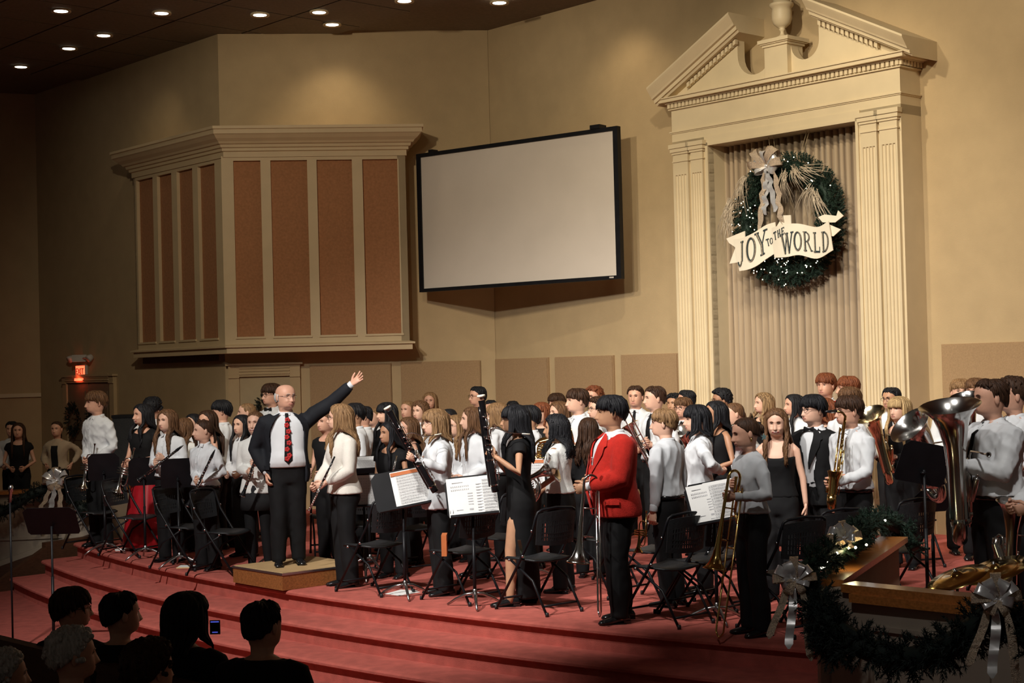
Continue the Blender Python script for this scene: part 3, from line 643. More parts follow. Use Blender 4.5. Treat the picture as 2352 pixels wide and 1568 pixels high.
g1 = garland([gp(1815, 1345, 9.25), gp(1855, 1300, 9.3), gp(1880, 1290, 9.45), gp(1925, 1262, 9.95), gp(1960, 1235, 10.6), gp(1990, 1205, 11.2), gp(2030, 1195, 11.7), gp(2075, 1215, 12.0), gp(2100, 1260, 11.9)], .12, 430,
        'green fir garland with warm lights along the back arm of the right parapet', M_green,
        [gp(1943, 1251, 9.95), gp(1965, 1257, 9.9), gp(1922, 1270, 9.7), gp(1990, 1251, 10.3), gp(1893, 1300, 9.4), gp(1898, 1290, 9.45), gp(1888, 1303, 9.35), gp(2033, 1195, 11.5), gp(1930, 1250, 9.9)], 4)
l = bpy.data.lights.new('fairy_glow', 'POINT'); l.energy = 1.6; l.color = (1, .85, .45); l.shadow_soft_size = .04
o = bpy.data.objects.new('fairy_glow', l); COL.objects.link(o); o.location = gp(1950, 1257, 9.85)
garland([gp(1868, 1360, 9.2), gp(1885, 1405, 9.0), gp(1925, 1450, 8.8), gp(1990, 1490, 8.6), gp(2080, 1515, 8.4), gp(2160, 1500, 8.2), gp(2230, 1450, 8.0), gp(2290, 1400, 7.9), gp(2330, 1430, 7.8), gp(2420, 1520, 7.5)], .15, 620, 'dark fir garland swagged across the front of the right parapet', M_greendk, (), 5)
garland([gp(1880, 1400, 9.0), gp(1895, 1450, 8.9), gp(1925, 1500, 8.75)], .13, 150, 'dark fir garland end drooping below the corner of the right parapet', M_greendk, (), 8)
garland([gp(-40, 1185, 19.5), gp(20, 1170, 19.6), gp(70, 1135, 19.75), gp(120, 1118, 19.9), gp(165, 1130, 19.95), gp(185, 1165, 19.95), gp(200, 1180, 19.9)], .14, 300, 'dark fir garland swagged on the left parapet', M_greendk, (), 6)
def bow_thing(P, n, sc, lab, seed, tails=True):
    rn = random.Random(seed); t = thing('ribbon_bow', lab, 'bow', P); M = axes((0, 0, 0), n, (1, 0, 0)) @ Matrix.Scale(sc, 4)
    b = MB(); b.ell((0, 0, .03), (.04, .035, .03), 8, 6, M)
    bow(b, M, [(2.6, .3, .24, 0), (.6, .3, .22, 0), (2.0, .5, .20, 0), (1.1, .6, .19, 0), (3.5, .5, .17, 0), (-.3, .6, .17, 0)], [(-.08, .78, .02, 0)] if tails else [], .2, 0, .06, 1, rn); b.build('silver_loops', M_ribbon, t)
    b = MB(); bow(b, M, [(3.1, .1, .26, 0), (0.1, .1, .25, 0), (1.55, .2, .25, 0), (4.2, .3, .18, 0), (5.2, .3, .18, 0)], [(.12, .92, .02, 0), (-.25, .66, .03, 0)] if tails else [], .2, 0, .055, 1, rn); b.build('glitter_loops', M_glit, t)
bow_thing(gp(1825, 1330, 9.1), (-.15, -1, .2), .52, 'large silver and glitter bow at the corner of the right parapet', 11)
bow_thing(gp(1938, 1237, 9.9), (-.2, -1, .5), .45, 'small silver bow on the lit garland beside the fairy lights', 12, False)
bow_thing(gp(2290, 1375, 7.7), (-.3, -1, .2), .5, 'dark shaded silver bow near the right edge of the parapet', 13)
bow_thing(gp(132, 1105, 19.7), (-.2, -1, .3), .75, 'silver bow on the left parapet below the girl in the cardigan', 14)
# ================================================================ people
HP = [(1.50, .056, .048, .060), (1.525, .056, .050, .062), (1.537, .055, .062, .064), (1.547, .054, .082, .065), (1.56, .060, .092, .070), (1.58, .066, .0945, .078), (1.60, .070, .094, .088), (1.62, .0735, .093, .096),
      (1.64, .076, .091, .101), (1.66, .0775, .093, .103), (1.68, .077, .093, .102), (1.70, .0735, .088, .098), (1.72, .065, .076, .086), (1.735, .053, .060, .070), (1.745, .037, .040, .048), (1.75, .012, .012, .015)]
HPz = [h[0] for h in HP]
def hprof(z): return [float(np.interp(z, HPz, [h[k] for h in HP])) for k in (1, 2, 3)]
def se(c, p=2.25): return math.copysign(abs(c)**(2/p), c)
def headpt(a, z, hw=1.0, smile=0):
    w_, f_, b_ = hprof(z); x = w_*se(sin(a))*hw; y = -(f_ if cos(a) > 0 else b_)*se(cos(a))
    if cos(a) > 0:
        g = lambda u, s: exp(-(u/s)**2)
        k = 0
        if z > 1.600: k += (.006+.021*max(0, (1.657-z)/.047))*g(x, .0095+.004*max(0, (1.63-z)/.03))*(1 if z < 1.657 else g(z-1.657, .012))
        else: k += .026*g(x, .012)*g(z-1.600, .005)
        k -= .010*g(abs(x)-.031, .014)*g(z-1.648, .011)
        k += .004*g(z-1.668, .007)*g(x, .045)
        k += (.007+.001*smile)*g(x, .022+.006*smile)*(g(z-1.5835, .004)+g(z-1.574, .0048))
        k -= .004*g(x, .02)*g(z-1.562, .005)
        k += .006*g(x, .018)*g(z-1.55, .009)
        k += (.003+.006*smile)*g(abs(x)-.042, .016)*g(z-1.603, .014)
        y -= k
    return V((x, y, z))
HZ = sorted(set([1.50, 1.515, 1.527, 1.537, 1.545]+[1.552+.0065*i for i in range(19)]+[1.676, 1.686, 1.698, 1.71, 1.722, 1.732, 1.74, 1.746, 1.75]))
NA = 40
AZ = [pi*(.58*t+.42*t**3) for t in [(-1+2*i/NA) for i in range(NA)]]
TM = [(.80, .15, .10, .11), (.86, .165, .105, .125), (.95, .168, .105, .125), (1.04, .153, .105, .105), (1.12, .150, .106, .098), (1.22, .162, .115, .108), (1.32, .178, .118, .115), (1.38, .186, .110, .112), (1.43, .160, .085, .098), (1.462, .105, .064, .083), (1.485, .062, .05, .066), (1.50, .056, .048, .060)]
TF = [(.80, .16, .10, .12), (.86, .176, .108, .135), (.95, .172, .105, .130), (1.04, .142, .098, .100), (1.10, .128, .094, .088), (1.18, .138, .108, .095), (1.27, .152, .137, .102), (1.34, .160, .120, .105), (1.39, .160, .092, .100), (1.43, .135, .070, .088), (1.46, .085, .054, .074), (1.48, .053, .045, .060), (1.50, .050, .046, .058)]
def tprof(sex, z, wd=1.0, belly=0.0):
    T = TM if sex == 'm' else TF; zs = [t[0] for t in T]; r = [float(np.interp(z, zs, [t[k] for t in T])) for k in (1, 2, 3)]
    k = wd if z < 1.42 else 1+(wd-1)*max(0, (1.50-z)/.08)
    g = exp(-((z-1.06)/.16)**2)*belly
    return r[0]*k+g*.35, r[1]*k+g, r[2]*(1+(k-1)*.8)
def ring(sex, z, off=0, wd=1, belly=0, n=NA, az=None, zf=None, p=2.3):
    out = []
    for a in (az or [2*pi*i/n for i in range(n)]):
        z2 = z if zf is None else zf(a, z); w_, f_, b_ = tprof(sex, z2, wd, belly)
        out.append(V(((w_+off)*se(sin(a), p), -((f_ if cos(a) > 0 else b_)+off)*se(cos(a), p), z2)))
    return out
def sstep(a, b, x): t = max(0, min(1, (x-a)/(b-a))); return t*t*(3-2*t)
CL_QUEUE = []
def wr(co, nrm, A, seed, fine=1.0):
    r = np.random.RandomState(seed); d = np.zeros(len(co))
    for k in range(7):
        f = r.uniform(14, 52)*fine; v = r.normal(size=3); v[2] *= .45; v /= np.linalg.norm(v)
        ph = r.uniform(0, 6.28); q = co @ v*f+ph+1.5*np.sin(co @ r.normal(size=3)*9+ph)
        d += (.75-np.abs(np.sin(q))**.7*1.25)/(1+k*.3)
    return d*A/3.0
def ik(S, W, l1, l2, pole):
    S, W = V(S), V(W); d = W-S; L = d.length
    if L > (l1+l2)*.995: W = S+d*((l1+l2)*.995/L); d = W-S; L = d.length
    if L < .12: W = S+d.normalized()*.12; d = W-S; L = d.length
    a = (l1*l1-l2*l2+L*L)/(2*L); h = sqrt(max(0, l1*l1-a*a)); u = d/L; p = V(pole); p = (p-u*p.dot(u)).normalized()
    return S+u*a+p*h, W
def hand(mb, Wp, d, n, side, curl, sc, mi=0, spread=.12, thumb_in=.6):
    """palm, four unequal bent fingers, thumb; d = finger direction, n = direction the palm faces"""
    d = V(d).normalized(); n = V(n); n = (n-d*n.dot(d)).normalized(); s = d.cross(n)*side     # s points to the thumb side
    def rg(c, wv, tv, k=8): return [c+s*(wv*cos(2*pi*i/k))+n*(tv*sin(2*pi*i/k)) for i in range(k)]
    W = V(Wp); mb.loft([rg(W-d*.02*sc, .026*sc, .020*sc), rg(W+d*.015*sc, .030*sc, .018*sc), rg(W+d*.05*sc, .040*sc, .016*sc), rg(W+d*.085*sc, .041*sc, .013*sc), rg(W+d*.098*sc, .036*sc, .009*sc)], mi)
    for i, (o, L) in enumerate(((.030, .068), (.010, .076), (-.011, .070), (-.030, .056))):
        p = W+d*.085*sc+s*o*sc; a = 0; dd = d+s*(o/.03*spread); dd.normalize(); pts = [p-dd*.01*sc, p]; cc = curl*(1+.08*i)
        for f in (.42, .32, .26):
            a += cc*(.95 if f == .42 else 1.05); p = p+(dd*cos(a)+n*sin(a))*(L*f*sc); pts.append(p.copy())
        mb.tube(pts, [.0105*sc, .0105*sc, .0098*sc, .009*sc, .0065*sc], 6, mi)
    p = W+d*.028*sc+s*.026*sc; t = (s*.8+d*.75+n*(.15+thumb_in*curl*.6)).normalized(); t2 = (s*(.45-.35*min(1, curl))+d+n*(.2+.5*curl)).normalized()
    mb.tube([p-s*.01*sc-d*.015*sc, p, p+t*.035*sc, p+t*.035*sc+t2*.028*sc, p+t*.035*sc+t2*.05*sc], [.015*sc, .0145*sc, .012*sc, .0105*sc, .007*sc], 6, mi)
def hair_build(T, style, col, rn, s, parent, Tb):
    b = MB(); cx, cy, cz = 0, .006, 1.645
    tab = {'short': ([0, 30, 60, 80, 95, 115, 150, 180], [50, 52, 62, 88, 88, 104, 118, 120]), 'fringe': ([0, 30, 60, 80, 95, 115, 150, 180], [74, 74, 78, 92, 90, 106, 120, 124]),
           'long': ([0, 20, 45, 65, 85, 110, 180], [44, 50, 66, 100, 112, 120, 128]), 'bangs': ([0, 30, 48, 65, 85, 110, 180], [77, 77, 84, 104, 114, 120, 128]),
           'tied': ([0, 30, 60, 80, 95, 115, 150, 180], [46, 50, 62, 82, 82, 100, 112, 114]), 'bald': ([0, 60, 78, 90, 110, 180], [0, 0, 0, 0, 0, 0])}
    kind, thick, noise = {'short': ('short', .014, .003), 'buzz': ('short', .004, .001), 'fringe': ('fringe', .016, .005), 'mop': ('fringe', .024, .007), 'curly': ('short', .028, .010), 'afro': ('short', .036, .012), 'bald': ('bald', .010, 0),
                          'long': ('long', .016, .003), 'wavy': ('long', .020, .005), 'curlylong': ('long', .026, .008), 'bangs': ('bangs', .018, .003), 'bob': ('bangs', .024, .005), 'tied': ('tied', .011, .002), 'bun': ('tied', .011, .002), 'shag': ('fringe', .03, .006)}[style]
    n = 44; k = 13; rings = []; sd = rn.uniform(0, 9)
    def SR(a, ph):
        ry = .105 if cos(a) < 0 else .0945; q = 2.5; return (abs(sin(ph)*sin(a)/.079)**q+abs(sin(ph)*cos(a)/ry)**q+abs(cos(ph)/.106)**q)**(-1/q)
    if kind == 'bald':
        for r_ in range(k+1):
            row = []
            for j in range(n):
                a = rad(78)+(rad(282)-rad(78))*j/(n-1); ph = rad(70+(120-70)*r_/k)
                R_ = SR(a, ph)+.009*sin(pi*min(1, (r_+.3)/k))
                row.append(T(V((cx+R_*sin(ph)*sin(a), cy-R_*sin(ph)*cos(a), cz+R_*cos(ph)))))
            rings.append(row)
        b.loft(rings, 0, False, False)
    else:
        A_, P_ = tab[kind]
        for r_ in range(k+2):
            row = []
            for j in range(n):
                a = 2*pi*j/n; aa = abs(math.degrees(a if a <= pi else 2*pi-a)); pm = rad(float(np.interp(aa, A_, P_)))*(1+(.035 if kind != 'tied' else .01)*sin(j*2.9+sd)*sin(j*1.3+sd*3))
                t = min(1, r_/k); ph = pm*t if r_ else .02
                R_ = SR(a, ph); sd_ = sstep(42, 74, aa)
                th = thick*((1-.8*t**3) if kind in ('short', 'tied') else ((1-.35*t**4)*(1-sd_)+(1-.9*t**2.5)*sd_ if kind == 'fringe' else 1-.35*t**4))
                th += noise*(sin(a*17+sd+ph*2)+sin(a*9-ph*(22 if style in ('curly', 'afro', 'curlylong') else 5)+sd*2)+.7*sin(a*29+ph*3))*.5*min(1, ph*1.5)
                if r_ == k+1: th = -.006
                R_ += th; row.append(T(V((cx+R_*sin(ph)*sin(a), cy-R_*sin(ph)*cos(a), cz+R_*cos(ph)))))
            rings.append(row)
        b.loft(rings, 0, True)
    def start(a, ph, o):
        R_ = SR(a, ph)+o
        return V((cx+R_*sin(ph)*sin(a), cy-R_*sin(ph)*cos(a), cz+R_*cos(ph)))
    if style in ('long', 'wavy', 'curlylong', 'bangs', 'bob', 'shag'):
        ze = {'long': 1.22, 'wavy': 1.27, 'curlylong': 1.36, 'bangs': 1.28, 'bob': 1.47, 'shag': 1.50}[style]; wv, wf = {'long': (.004, 9), 'wavy': (.013, 30), 'curlylong': (.020, 70), 'bangs': (.003, 9), 'bob': (.008, 22), 'shag': (.006, 20)}[style]
        N = {'curlylong': 120, 'bob': 62, 'shag': 56}.get(style, 72)
        for i in range(N):
            side = 1 if i % 2 else -1; q = rn.random(); aa = 58+122*q if i % 7 else rn.uniform(56, 80); a = rad(aa)*side; f = rn.uniform(.25, .95)
            zend = ze+rn.uniform(-.03, .06); pts = []; ph0 = rn.uniform(30, 75); off = thick*.5+rn.uniform(0, .010); psi = rn.uniform(0, 6.28)
            hang = start(a, rad(95), off)
            for t in range(5): pts.append(start(a*(1 if t > 1 else .96), rad(ph0+(98-ph0)*t/4), off))
            nz = 9; front = aa < 84
            for t in range(1, nz+1):
                z = hang.z-.01+(zend-hang.z)*t/nz; g = sstep(1.58, 1.42, z); x, y = hang.x, hang.y
                if front: x = hang.x*(1-.1*g)+side*.012*g; y = hang.y*(1-g)+g*(-.125-.012*rn.random())
                elif aa < 118 and zend < 1.45: y = hang.y*(1-g)+g*(.118+.01*f); x = hang.x*(1+.25*g)
                else: y = hang.y*(1-g)+g*max(hang.y, .118+.02*f); x = hang.x*(1+.10*g)
                tt = z*wf+psi
                x += wv*sin(tt)*(t/nz)**.5; y += wv*cos(tt*1.07)*(t/nz)**.5; pts.append(V((x, y, z)))
            pts = [T(p, True) for p in pts]; rk = .72 if style == 'curlylong' else 1; b.tube(pts, [q*s*rk for q in (.006, .013, .015, .015, .014, .013, .004)], 5, 0, True)
        if style in ('bangs',):
            for i in range(13):
                a = rad(-44+88*i/12); pts = [T(start(a, rad(p), .016)) for p in (30, 48, 62, 73, 82)]; b.tube(pts, [.006*s, .012*s, .012*s, .011*s, .006*s], 5)
        if style in ('bob', 'shag'):
            for i in range(9):
                a = rad(-50+70*i/8); pts = [T(start(a+.05*t, rad(p), .018+.004*sin(i))) for t, p in enumerate((25, 45, 58, 68, 76))]; b.tube(pts, [.006*s, .013*s, .013*s, .011*s, .004*s], 5)
    if style in ('short', 'fringe', 'mop', 'shag'):
        for i in range(64):
            a = rad(rn.uniform(-75, 75)) if i < 38 else rad(rn.uniform(70, 290)); p0 = rn.uniform(5, 34); bk_ = i >= 38; p1 = ({'short': 50, 'fringe': 72, 'mop': 77, 'shag': 74}[style] if not bk_ else {'short': 78, 'fringe': 92, 'mop': 100, 'shag': 104}[style])+rn.uniform(-8, 5); sw = rn.uniform(-.05, .4)
            pts = [T(start(a+sw*t/4, rad(p0+(p1-p0)*t/4), thick*.7+.005*rn.random())) for t in range(5)]; b.tube(pts, [.004*s, .011*s, .010*s, .008*s, .0015*s], 5)
    if style in ('curly', 'afro', 'curlylong'):
        for i in range(70):
            a = rn.uniform(0, 2*pi); p = rad(rn.uniform(10, 100) if abs(((a+pi) % (2*pi))-pi) > 1.2 else rn.uniform(8, 52)); c = start(a, p, thick*.75); r_ = rn.uniform(.010, .018)
            b.ell(T(c), (r_*s, r_*s, r_*s), 6, 4)
    if style == 'bun':
        c = V((0, .128, 1.655)); b.ell(T(c), (.036*s, .03*s, .036*s), 12, 8)
        for i in range(5): b.tube([T(c+V((.03*cos(t+i), .012*sin(3*t+i), .03*sin(t+i)))) for t in np.linspace(0, 5, 9)], .010*s, 5)
    if style == 'tied':
        for i in range(10):
            x0 = rn.uniform(-.016, .016); pts = [T(V((x0*(1+t*.5), .105+.03*sin(t*2.2)+.004*rn.random(), 1.68-.20*t)), True) for t in (0, .2, .4, .6, .8, 1)]; b.tube(pts, [.008*s, .014*s, .013*s, .011*s, .004*s], 5)
    b.build('hair', HC[col], parent)
def collar(T0, s, sex, m, parent, open_=.6):
    b = MB(); r0_ = .062 if sex == 'm' else .056; n = 26; rings = []
    for i in range(n+1):
        a = rad(18)+(2*pi-rad(36))*i/n; ca, sa = cos(a), sin(a); lean = .030*max(0, ca)
        def q(r, z): return T0(V((r*sa, .004-r*ca*1.02, z-lean)))
        rings.append([q(r0_+.004, 1.480), q(r0_+.001, 1.503), q(r0_+.006, 1.505), q(r0_+.015, 1.474), q(r0_+.010, 1.472)])
    b.loft(rings, 0, True, True, True)
    for sg in (-1, 1):
        P = [(sg*.010, -.066, 1.484), (sg*.038, -.052, 1.484), (sg*.046, -.084, 1.442), (sg*.014, -.086, 1.458)]
        if open_ < .5: P = [(sg*.010, -.066, 1.484), (sg*.034, -.054, 1.484), (sg*.034, -.078, 1.456), (sg*.014, -.084, 1.452)]
        vs = [T0(V(p)) for p in P]+[T0(V(p)+V((0, -.006, .001))) for p in P]
        b.add(vs, [(0, 1, 2, 3), (7, 6, 5, 4), (0, 4, 5, 1), (1, 5, 6, 2), (2, 6, 7, 3), (3, 7, 4, 0)], 0, False)
    b.build('collar', m, parent)
def person(label, px, top, D, yaw, hyaw=None, sex='m', skin=0, hair=('short', 'b'), out='shirt', h=None, wd=1.0, belly=0.0, hands=None, pose='front', pitch=0, group=None, glasses=None, tie=None, smile=0, floor=0.0, lean=0.0, tilt=0, shoes=True, detail=1, seated=False, cuff=False, seed=None, extra=None, curl=None, legs=(0, 0), arm=1.0):
    seed = seed or int(px*7+top); rn = random.Random(seed)
    P = at(px, top, D); ht = h or (P.z-floor-.022); s = ht/1.75
    if seated: s = 1.0; floor = P.z-.022-1.75
    yaw = rad(yaw); hyaw = yaw if hyaw is None else rad(hyaw); hy = hyaw-yaw
    hoff = V((sin(yaw), -cos(yaw), 0))*(.025*s)
    root = thing('person', label, 'person', (P.x-hoff.x, P.y-hoff.y, floor), yaw, group); Mw = Matrix.Translation((P.x-hoff.x, P.y-hoff.y, floor)) @ Matrix.Rotation(yaw, 4, 'Z'); Mi_ = Mw.inverted()
    pit = rad(pitch)
    def Tb(p): return V((p.x*s+lean*0, (p.y+lean*(p.z-.9) if p.z > .9 else p.y)*s, p.z*s))
    def T(p, hang=False):
        k = sstep(1.49, 1.545, p.z); x, y, z = p.x, p.y, p.z; k2 = sstep(1.48, 1.56, z)
        if k2: x *= 1+.07*k2; y *= 1+.07*k2; z = 1.50+(z-1.50)*(1+.08*k2)-.022*k2
        if hang: k = max(sstep(1.30, 1.55, z)*1.0, .35)
        a = hy*k; x, y = x*cos(a)-y*sin(a), x*sin(a)+y*cos(a)
        if z > 1.52 and pit:
            kk = sstep(1.5, 1.56, z); c, s_ = cos(pit*kk), sin(pit*kk); fx, fy = sin(hy), -cos(hy); u = x*fx+y*fy; zz = z-1.56
            u2 = u*c+zz*s_; z = 1.56+zz*c-u*s_; x += (u2-u)*fx; y += (u2-u)*fy
        y -= .025*sstep(1.45, 1.56, z)
        return Tb(V((x, y, z)))
    body = MB(); skm = [SK[skin], M_lipd if smile > 1 else M_lip, M_eye, M_iris, HC[hair[1]], mat('teeth', (.6, .56, .5), .3)]
    # torso + neck + head in one skin surface
    az = AZ; rings = []
    for z in (.82, .90, .98, 1.06, 1.14, 1.21, 1.28, 1.34, 1.385, 1.42, 1.45, 1.47, 1.485): rings.append([T(q) for q in ring(sex, z, -.004 if out in ('dress', 'black_top', 'sleeveless', 'strap', 'offshoulder', 'tan', 'blouse') else -.004-.014*sstep(1.475, 1.43, z), wd, belly*.9, az=az)])
    n0 = len(rings); hw = 1.0 if wd < 1.12 else 1.06
    for z in HZ: rings.append([T(headpt(a, z, hw, smile)) for a in az])
    lipw = .021+.006*smile
    def mif(i, j):
        if i < n0: return 0
        z = HZ[min(i-n0, len(HZ)-1)]+.003; a = az[j]+.04; x = hprof(z)[0]*se(sin(a))
        if cos(a) > .3 and abs(x) < lipw and 1.569 < z < 1.5885-abs(x)*.25: return 5 if smile and 1.5755 < z < 1.583 and abs(x) < .015 and smile > 1 else 1
        return 0
    body.loft(rings, 0, True, True, True, mif)
    for sg in (-1, 1):
        def surf(x, z): w_, f_, _ = hprof(z); return headpt(math.asin(min(.99, (abs(x)/w_)**1.125))*(1 if x > 0 else -1), z, hw).y
        e = V((sg*.031, surf(sg*.031, 1.648)+.0085, 1.6475)); Me = lambda p: T(p)
        def tell(c, r, n, k, mi):
            vs = []
            for i in range(k+1):
                for j in range(n):
                    t = pi*i/k; a = 2*pi*j/n; vs.append(T(V((c.x+r[0]*sin(t)*cos(a), c.y+r[1]*sin(t)*sin(a), c.z+r[2]*cos(t)))))
            body.add(vs, [(i*n+j, (i+1)*n+j, (i+1)*n+(j+1) % n, i*n+(j+1) % n) for i in range(k) for j in range(n)], mi)
        tell(e, (.0135, .0115, .0065 if smile < 2 else .0035), 10, 6, 2); tell(e+V((0, -.0075, 0)), (.0060, .0052, .0060 if smile < 2 else .003), 8, 5, 3)
        pts = [V((sg*x, surf(sg*x, z)-.002, z)) for x, z in ((.014, 1.664), (.024, 1.668), (.035, 1.6685), (.046, 1.663))]
        body.tube([T(p) for p in pts], [.0018*s, .0030*s, .0028*s, .0014*s], 4, 4)
        lid = [V((sg*x, surf(sg*x, z)-.0045, z)) for x, z in ((.018, 1.650), (.026, 1.6545), (.036, 1.6545), (.044, 1.650))]
        body.tube([T(p) for p in lid], [.0012*s, .0022*s, .0022*s, .0012*s], 4, 3)
        tell(V((sg*.079*hw, .012, 1.636)), (.009, .018, .031), 8, 6, 0)
    # arms
    sh = .178 if sex == 'm' else .156; sh *= 1+(wd-1)*.7; l1, l2 = .285*arm, .255*arm
    SHs = [V((-sh, .0, 1.405)), V((sh, .0, 1.405))]
    presets = {'front': [(-.10, -.25, 1.02), (.10, -.25, 1.02)], 'clasp': [(-.045, -.27, .98), (.03, -.28, 1.0)], 'down': [(-.25, -.02, .80), (.25, -.02, .80)], 'chest': [(-.10, -.27, 1.16), (.08, -.28, 1.22)], 'hip': [(-.16, -.16, 1.03), (.24, .03, 1.0)], 'lap': [(-.12, -.36, 1.0), (.12, -.36, 1.0)]}
    pr_ = [V(p) for p in presets[pose]]; targ = [(pr_[0], None), (pr_[1], None)]
    if hands:
        for hnd in hands:                       # (px, py, depth offset, palm/axis info)
            k, hx, hyy, dz = hnd[:4]; wp = at(hx, hyy, D+dz); lp = Mi_ @ wp; lp = lp/s; lp.y -= lean*(lp.z-.9) if lp.z > .9 else 0
            targ[k] = (lp, hnd[4] if len(hnd) > 4 else None)
    arms = []
    for k, sg in ((0, -1), (1, 1)):
        tp, ax = targ[k]; S = SHs[k]; fd = (tp-(S+V((0, 0, -.25)))).normalized()
        if ax == 'open': d = (tp-S).normalized()
        else: d = (fd+V((0, -.2, 0))).normalized()
        if pose == 'down' and not (hands and any(q[0] == k for q in hands)): d = V((0, -.15, -1))
        Wt = tp-d*.065; E, Wr = ik(S, Wt, l1, l2, (sg*.55, .45, -.8)); arms.append((S, E, Wr))
        fdir = (Wr-E).normalized()
        if ax != 'open': d = (d*.5+fdir).normalized() if pose != 'down' else d
        nrm = V((-sg, 0, .0)) if pose in ('down', 'clasp') else V((-sg*.8, .25, .1))
        if ax == 'open': nrm = (Mi_.to_3x3() @ V((-.35, -.85, .4))).normalized()
        cu = .12 if ax == 'open' else (curl if curl is not None else (.45 if pose == 'down' and not hands else .85))
        bare = out in ('dress', 'black_top', 'sleeveless', 'blouse_s', 'black_dress', 'strap'); R1 = [.047, .044, .038, .035, .031, .026, .024] if sex == 'm' else [.043, .040, .034, .031, .028, .023, .021]
        kk = (1+(wd-1)*.8)*(.80 if not bare else (1 if out in ('sleeveless', 'strap') else .92)); Sx = S+V((-sg*.04, 0, .012 if bare else -.02)); mid = [Sx, S+V((sg*(.012 if bare else -.004), 0, -.03 if bare else -.045)), S.lerp(E, .5), E, E.lerp(Wr, .4), Wr-fdir*.04, Wr+fdir*.005]
        body.tube([Tb(p) for p in mid], [r*s*kk for r in R1], 12)
        if seated: continue
        hd = MB(); hand(hd, Wr, d, nrm, -sg, cu, 1.0 if sex == 'm' else .92, 0, .3 if ax == 'open' else .1); body.add([Tb(V(p)) for p in hd.v], hd.f, 0)
    # legs
    lg = []
    for k, sg in ((0, -1), (1, 1)):
        fy = legs[k]; lx = .088 if sex == 'm' else .085
        lg.append([V((sg*lx, 0, .90)), V((sg*lx, -.01+fy*.3, .70)), V((sg*(lx+.005), -.015+fy*.6, .49)), V((sg*(lx+.008), .01+fy*.8, .28)), V((sg*(lx+.012), .02+fy, .09)), V((sg*(lx+.012), .02+fy, .035))])
        if seated: lg[-1] = [V((sg*.09, 0, .88)), V((sg*.10, -.2, .87)), V((sg*.10, -.42, .86)), V((sg*.10, -.44, .62)), V((sg*.10, -.44, .45))]
        body.tube([Tb(p) for p in lg[-1]], [.085*s*wd, .075*s*wd, .055*s*wd, .052*s, .036*s, .038*s], 12)
    body.build('body', skm, root)
    if hair[0] != 'none': hair_build(T, hair[0], hair[1], rn, s, root, Tb)
    # ---- clothing
    vox = .0145 if detail > 1 else (.019 if detail == 1 else .027)
    def queue(mb, name, m, A=.006, vx=vox, sm=1, fine=1.0, kids=None):
        me = mb.mesh(name, m); o = bpy.data.objects.new(name, me); COL.objects.link(o); o.parent = root
        md = o.modifiers.new('r', 'REMESH'); md.mode = 'VOXEL'; md.voxel_size = vx; md.use_smooth_shade = True
        sm_ = o.modifiers.new('s', 'SMOOTH'); sm_.factor = .5; sm_.iterations = sm
        CL_QUEUE.append((o, A*s, seed, fine, m)); return o
    def sleeve(b, k, r, stop=1.0, extra_=0):
        S, E, Wr = arms[k]; sg = -1 if k == 0 else 1; fdir = (Wr-E).normalized(); kk = 1+(wd-1)*.8
        P_ = [S+V((-sg*.07, 0, .012)), S+V((sg*.004, 0, -.022)), S.lerp(E, .33), S.lerp(E, .7), E, E.lerp(Wr, .33), E.lerp(Wr, .7), Wr-fdir*.02]
        n = max(3, int(round(stop*8))); P_ = P_[:n]; rr = [q*s*kk for q in r[:n]]
        b.tube([Tb(p) for p in P_], rr, 12)
    MR = [.055, .072, .068, .062, .058, .054, .048, .036]; FR = [.05, .062, .060, .056, .054, .052, .047, .032]; base = MR if sex == 'm' else FR
    def torso(b, zs, off, z0o=None, vneck=None):
        rg_ = []
        for i, z in enumerate(zs):
            o_ = off(z) if callable(off) else off
            rg_.append([Tb(q) for q in ring(sex, z, o_, wd, belly, n=28, zf=vneck if vneck and z > 1.30 else None)])
        b.loft(rg_, 0, True)
    full = [1.0, 1.06, 1.12, 1.18, 1.24, 1.30, 1.35, 1.39, 1.42, 1.45, 1.475, 1.492]
    blouse = lambda z: .014+.020*exp(-((z-1.0)/.06)**2)
    if out in ('shirt', 'shirt_g', 'sweater', 'turtle', 'blouse', 'blouse_s', 'untucked', 'tan'):
        m = {'shirt': C['white'], 'shirt_g': C['grey'], 'sweater': C['cream'], 'turtle': C['wool'], 'blouse': C['grey'], 'blouse_s': C['wool'], 'untucked': C['white'], 'tan': C['tan']}[out]
        b = MB(); z0 = {'sweater': .90, 'turtle': .86, 'untucked': .82}.get(out, .985); zs = [z0]+[z for z in full if z > z0+.02]
        if out == 'turtle': zs += []
        vn = None
        if out in ('blouse',): vn = lambda a, z: z-.10*max(0, cos(a))**6*sstep(1.36, 1.47, z)
        if out == 'untucked': zs = [.82, .88, .94]+zs[1:]
        torso(b, zs, (lambda z: .022+.012*exp(-((z-z0)/.1)**2)) if out in ('sweater', 'turtle') else ((lambda z: .018+.030*sstep(1.1, .9, z)) if out == 'untucked' else blouse), None, vn)
        big = 1.15 if out in ('sweater', 'turtle') else 1.0
        for k in (0, 1): sleeve(b, k, [q*big for q in base], .45 if out == 'blouse_s' else 1)
        if out == 'turtle': b.loft([[Tb(V((.064*sin(a), .004-.066*cos(a), z))) for a in np.linspace(0, 2*pi, 20)[:-1]] for z in (1.46, 1.49, 1.53)])
        nm = {'sweater': 'sweater', 'turtle': 'turtleneck', 'tan': 'cardigan', 'blouse': 'blouse', 'blouse_s': 'blouse'}.get(out, 'shirt')
        queue(b, nm, m, .0045 if out in ('sweater', 'turtle') else .021)
        if out in ('shirt', 'shirt_g', 'untucked') : collar(Tb, s, sex, m, root)
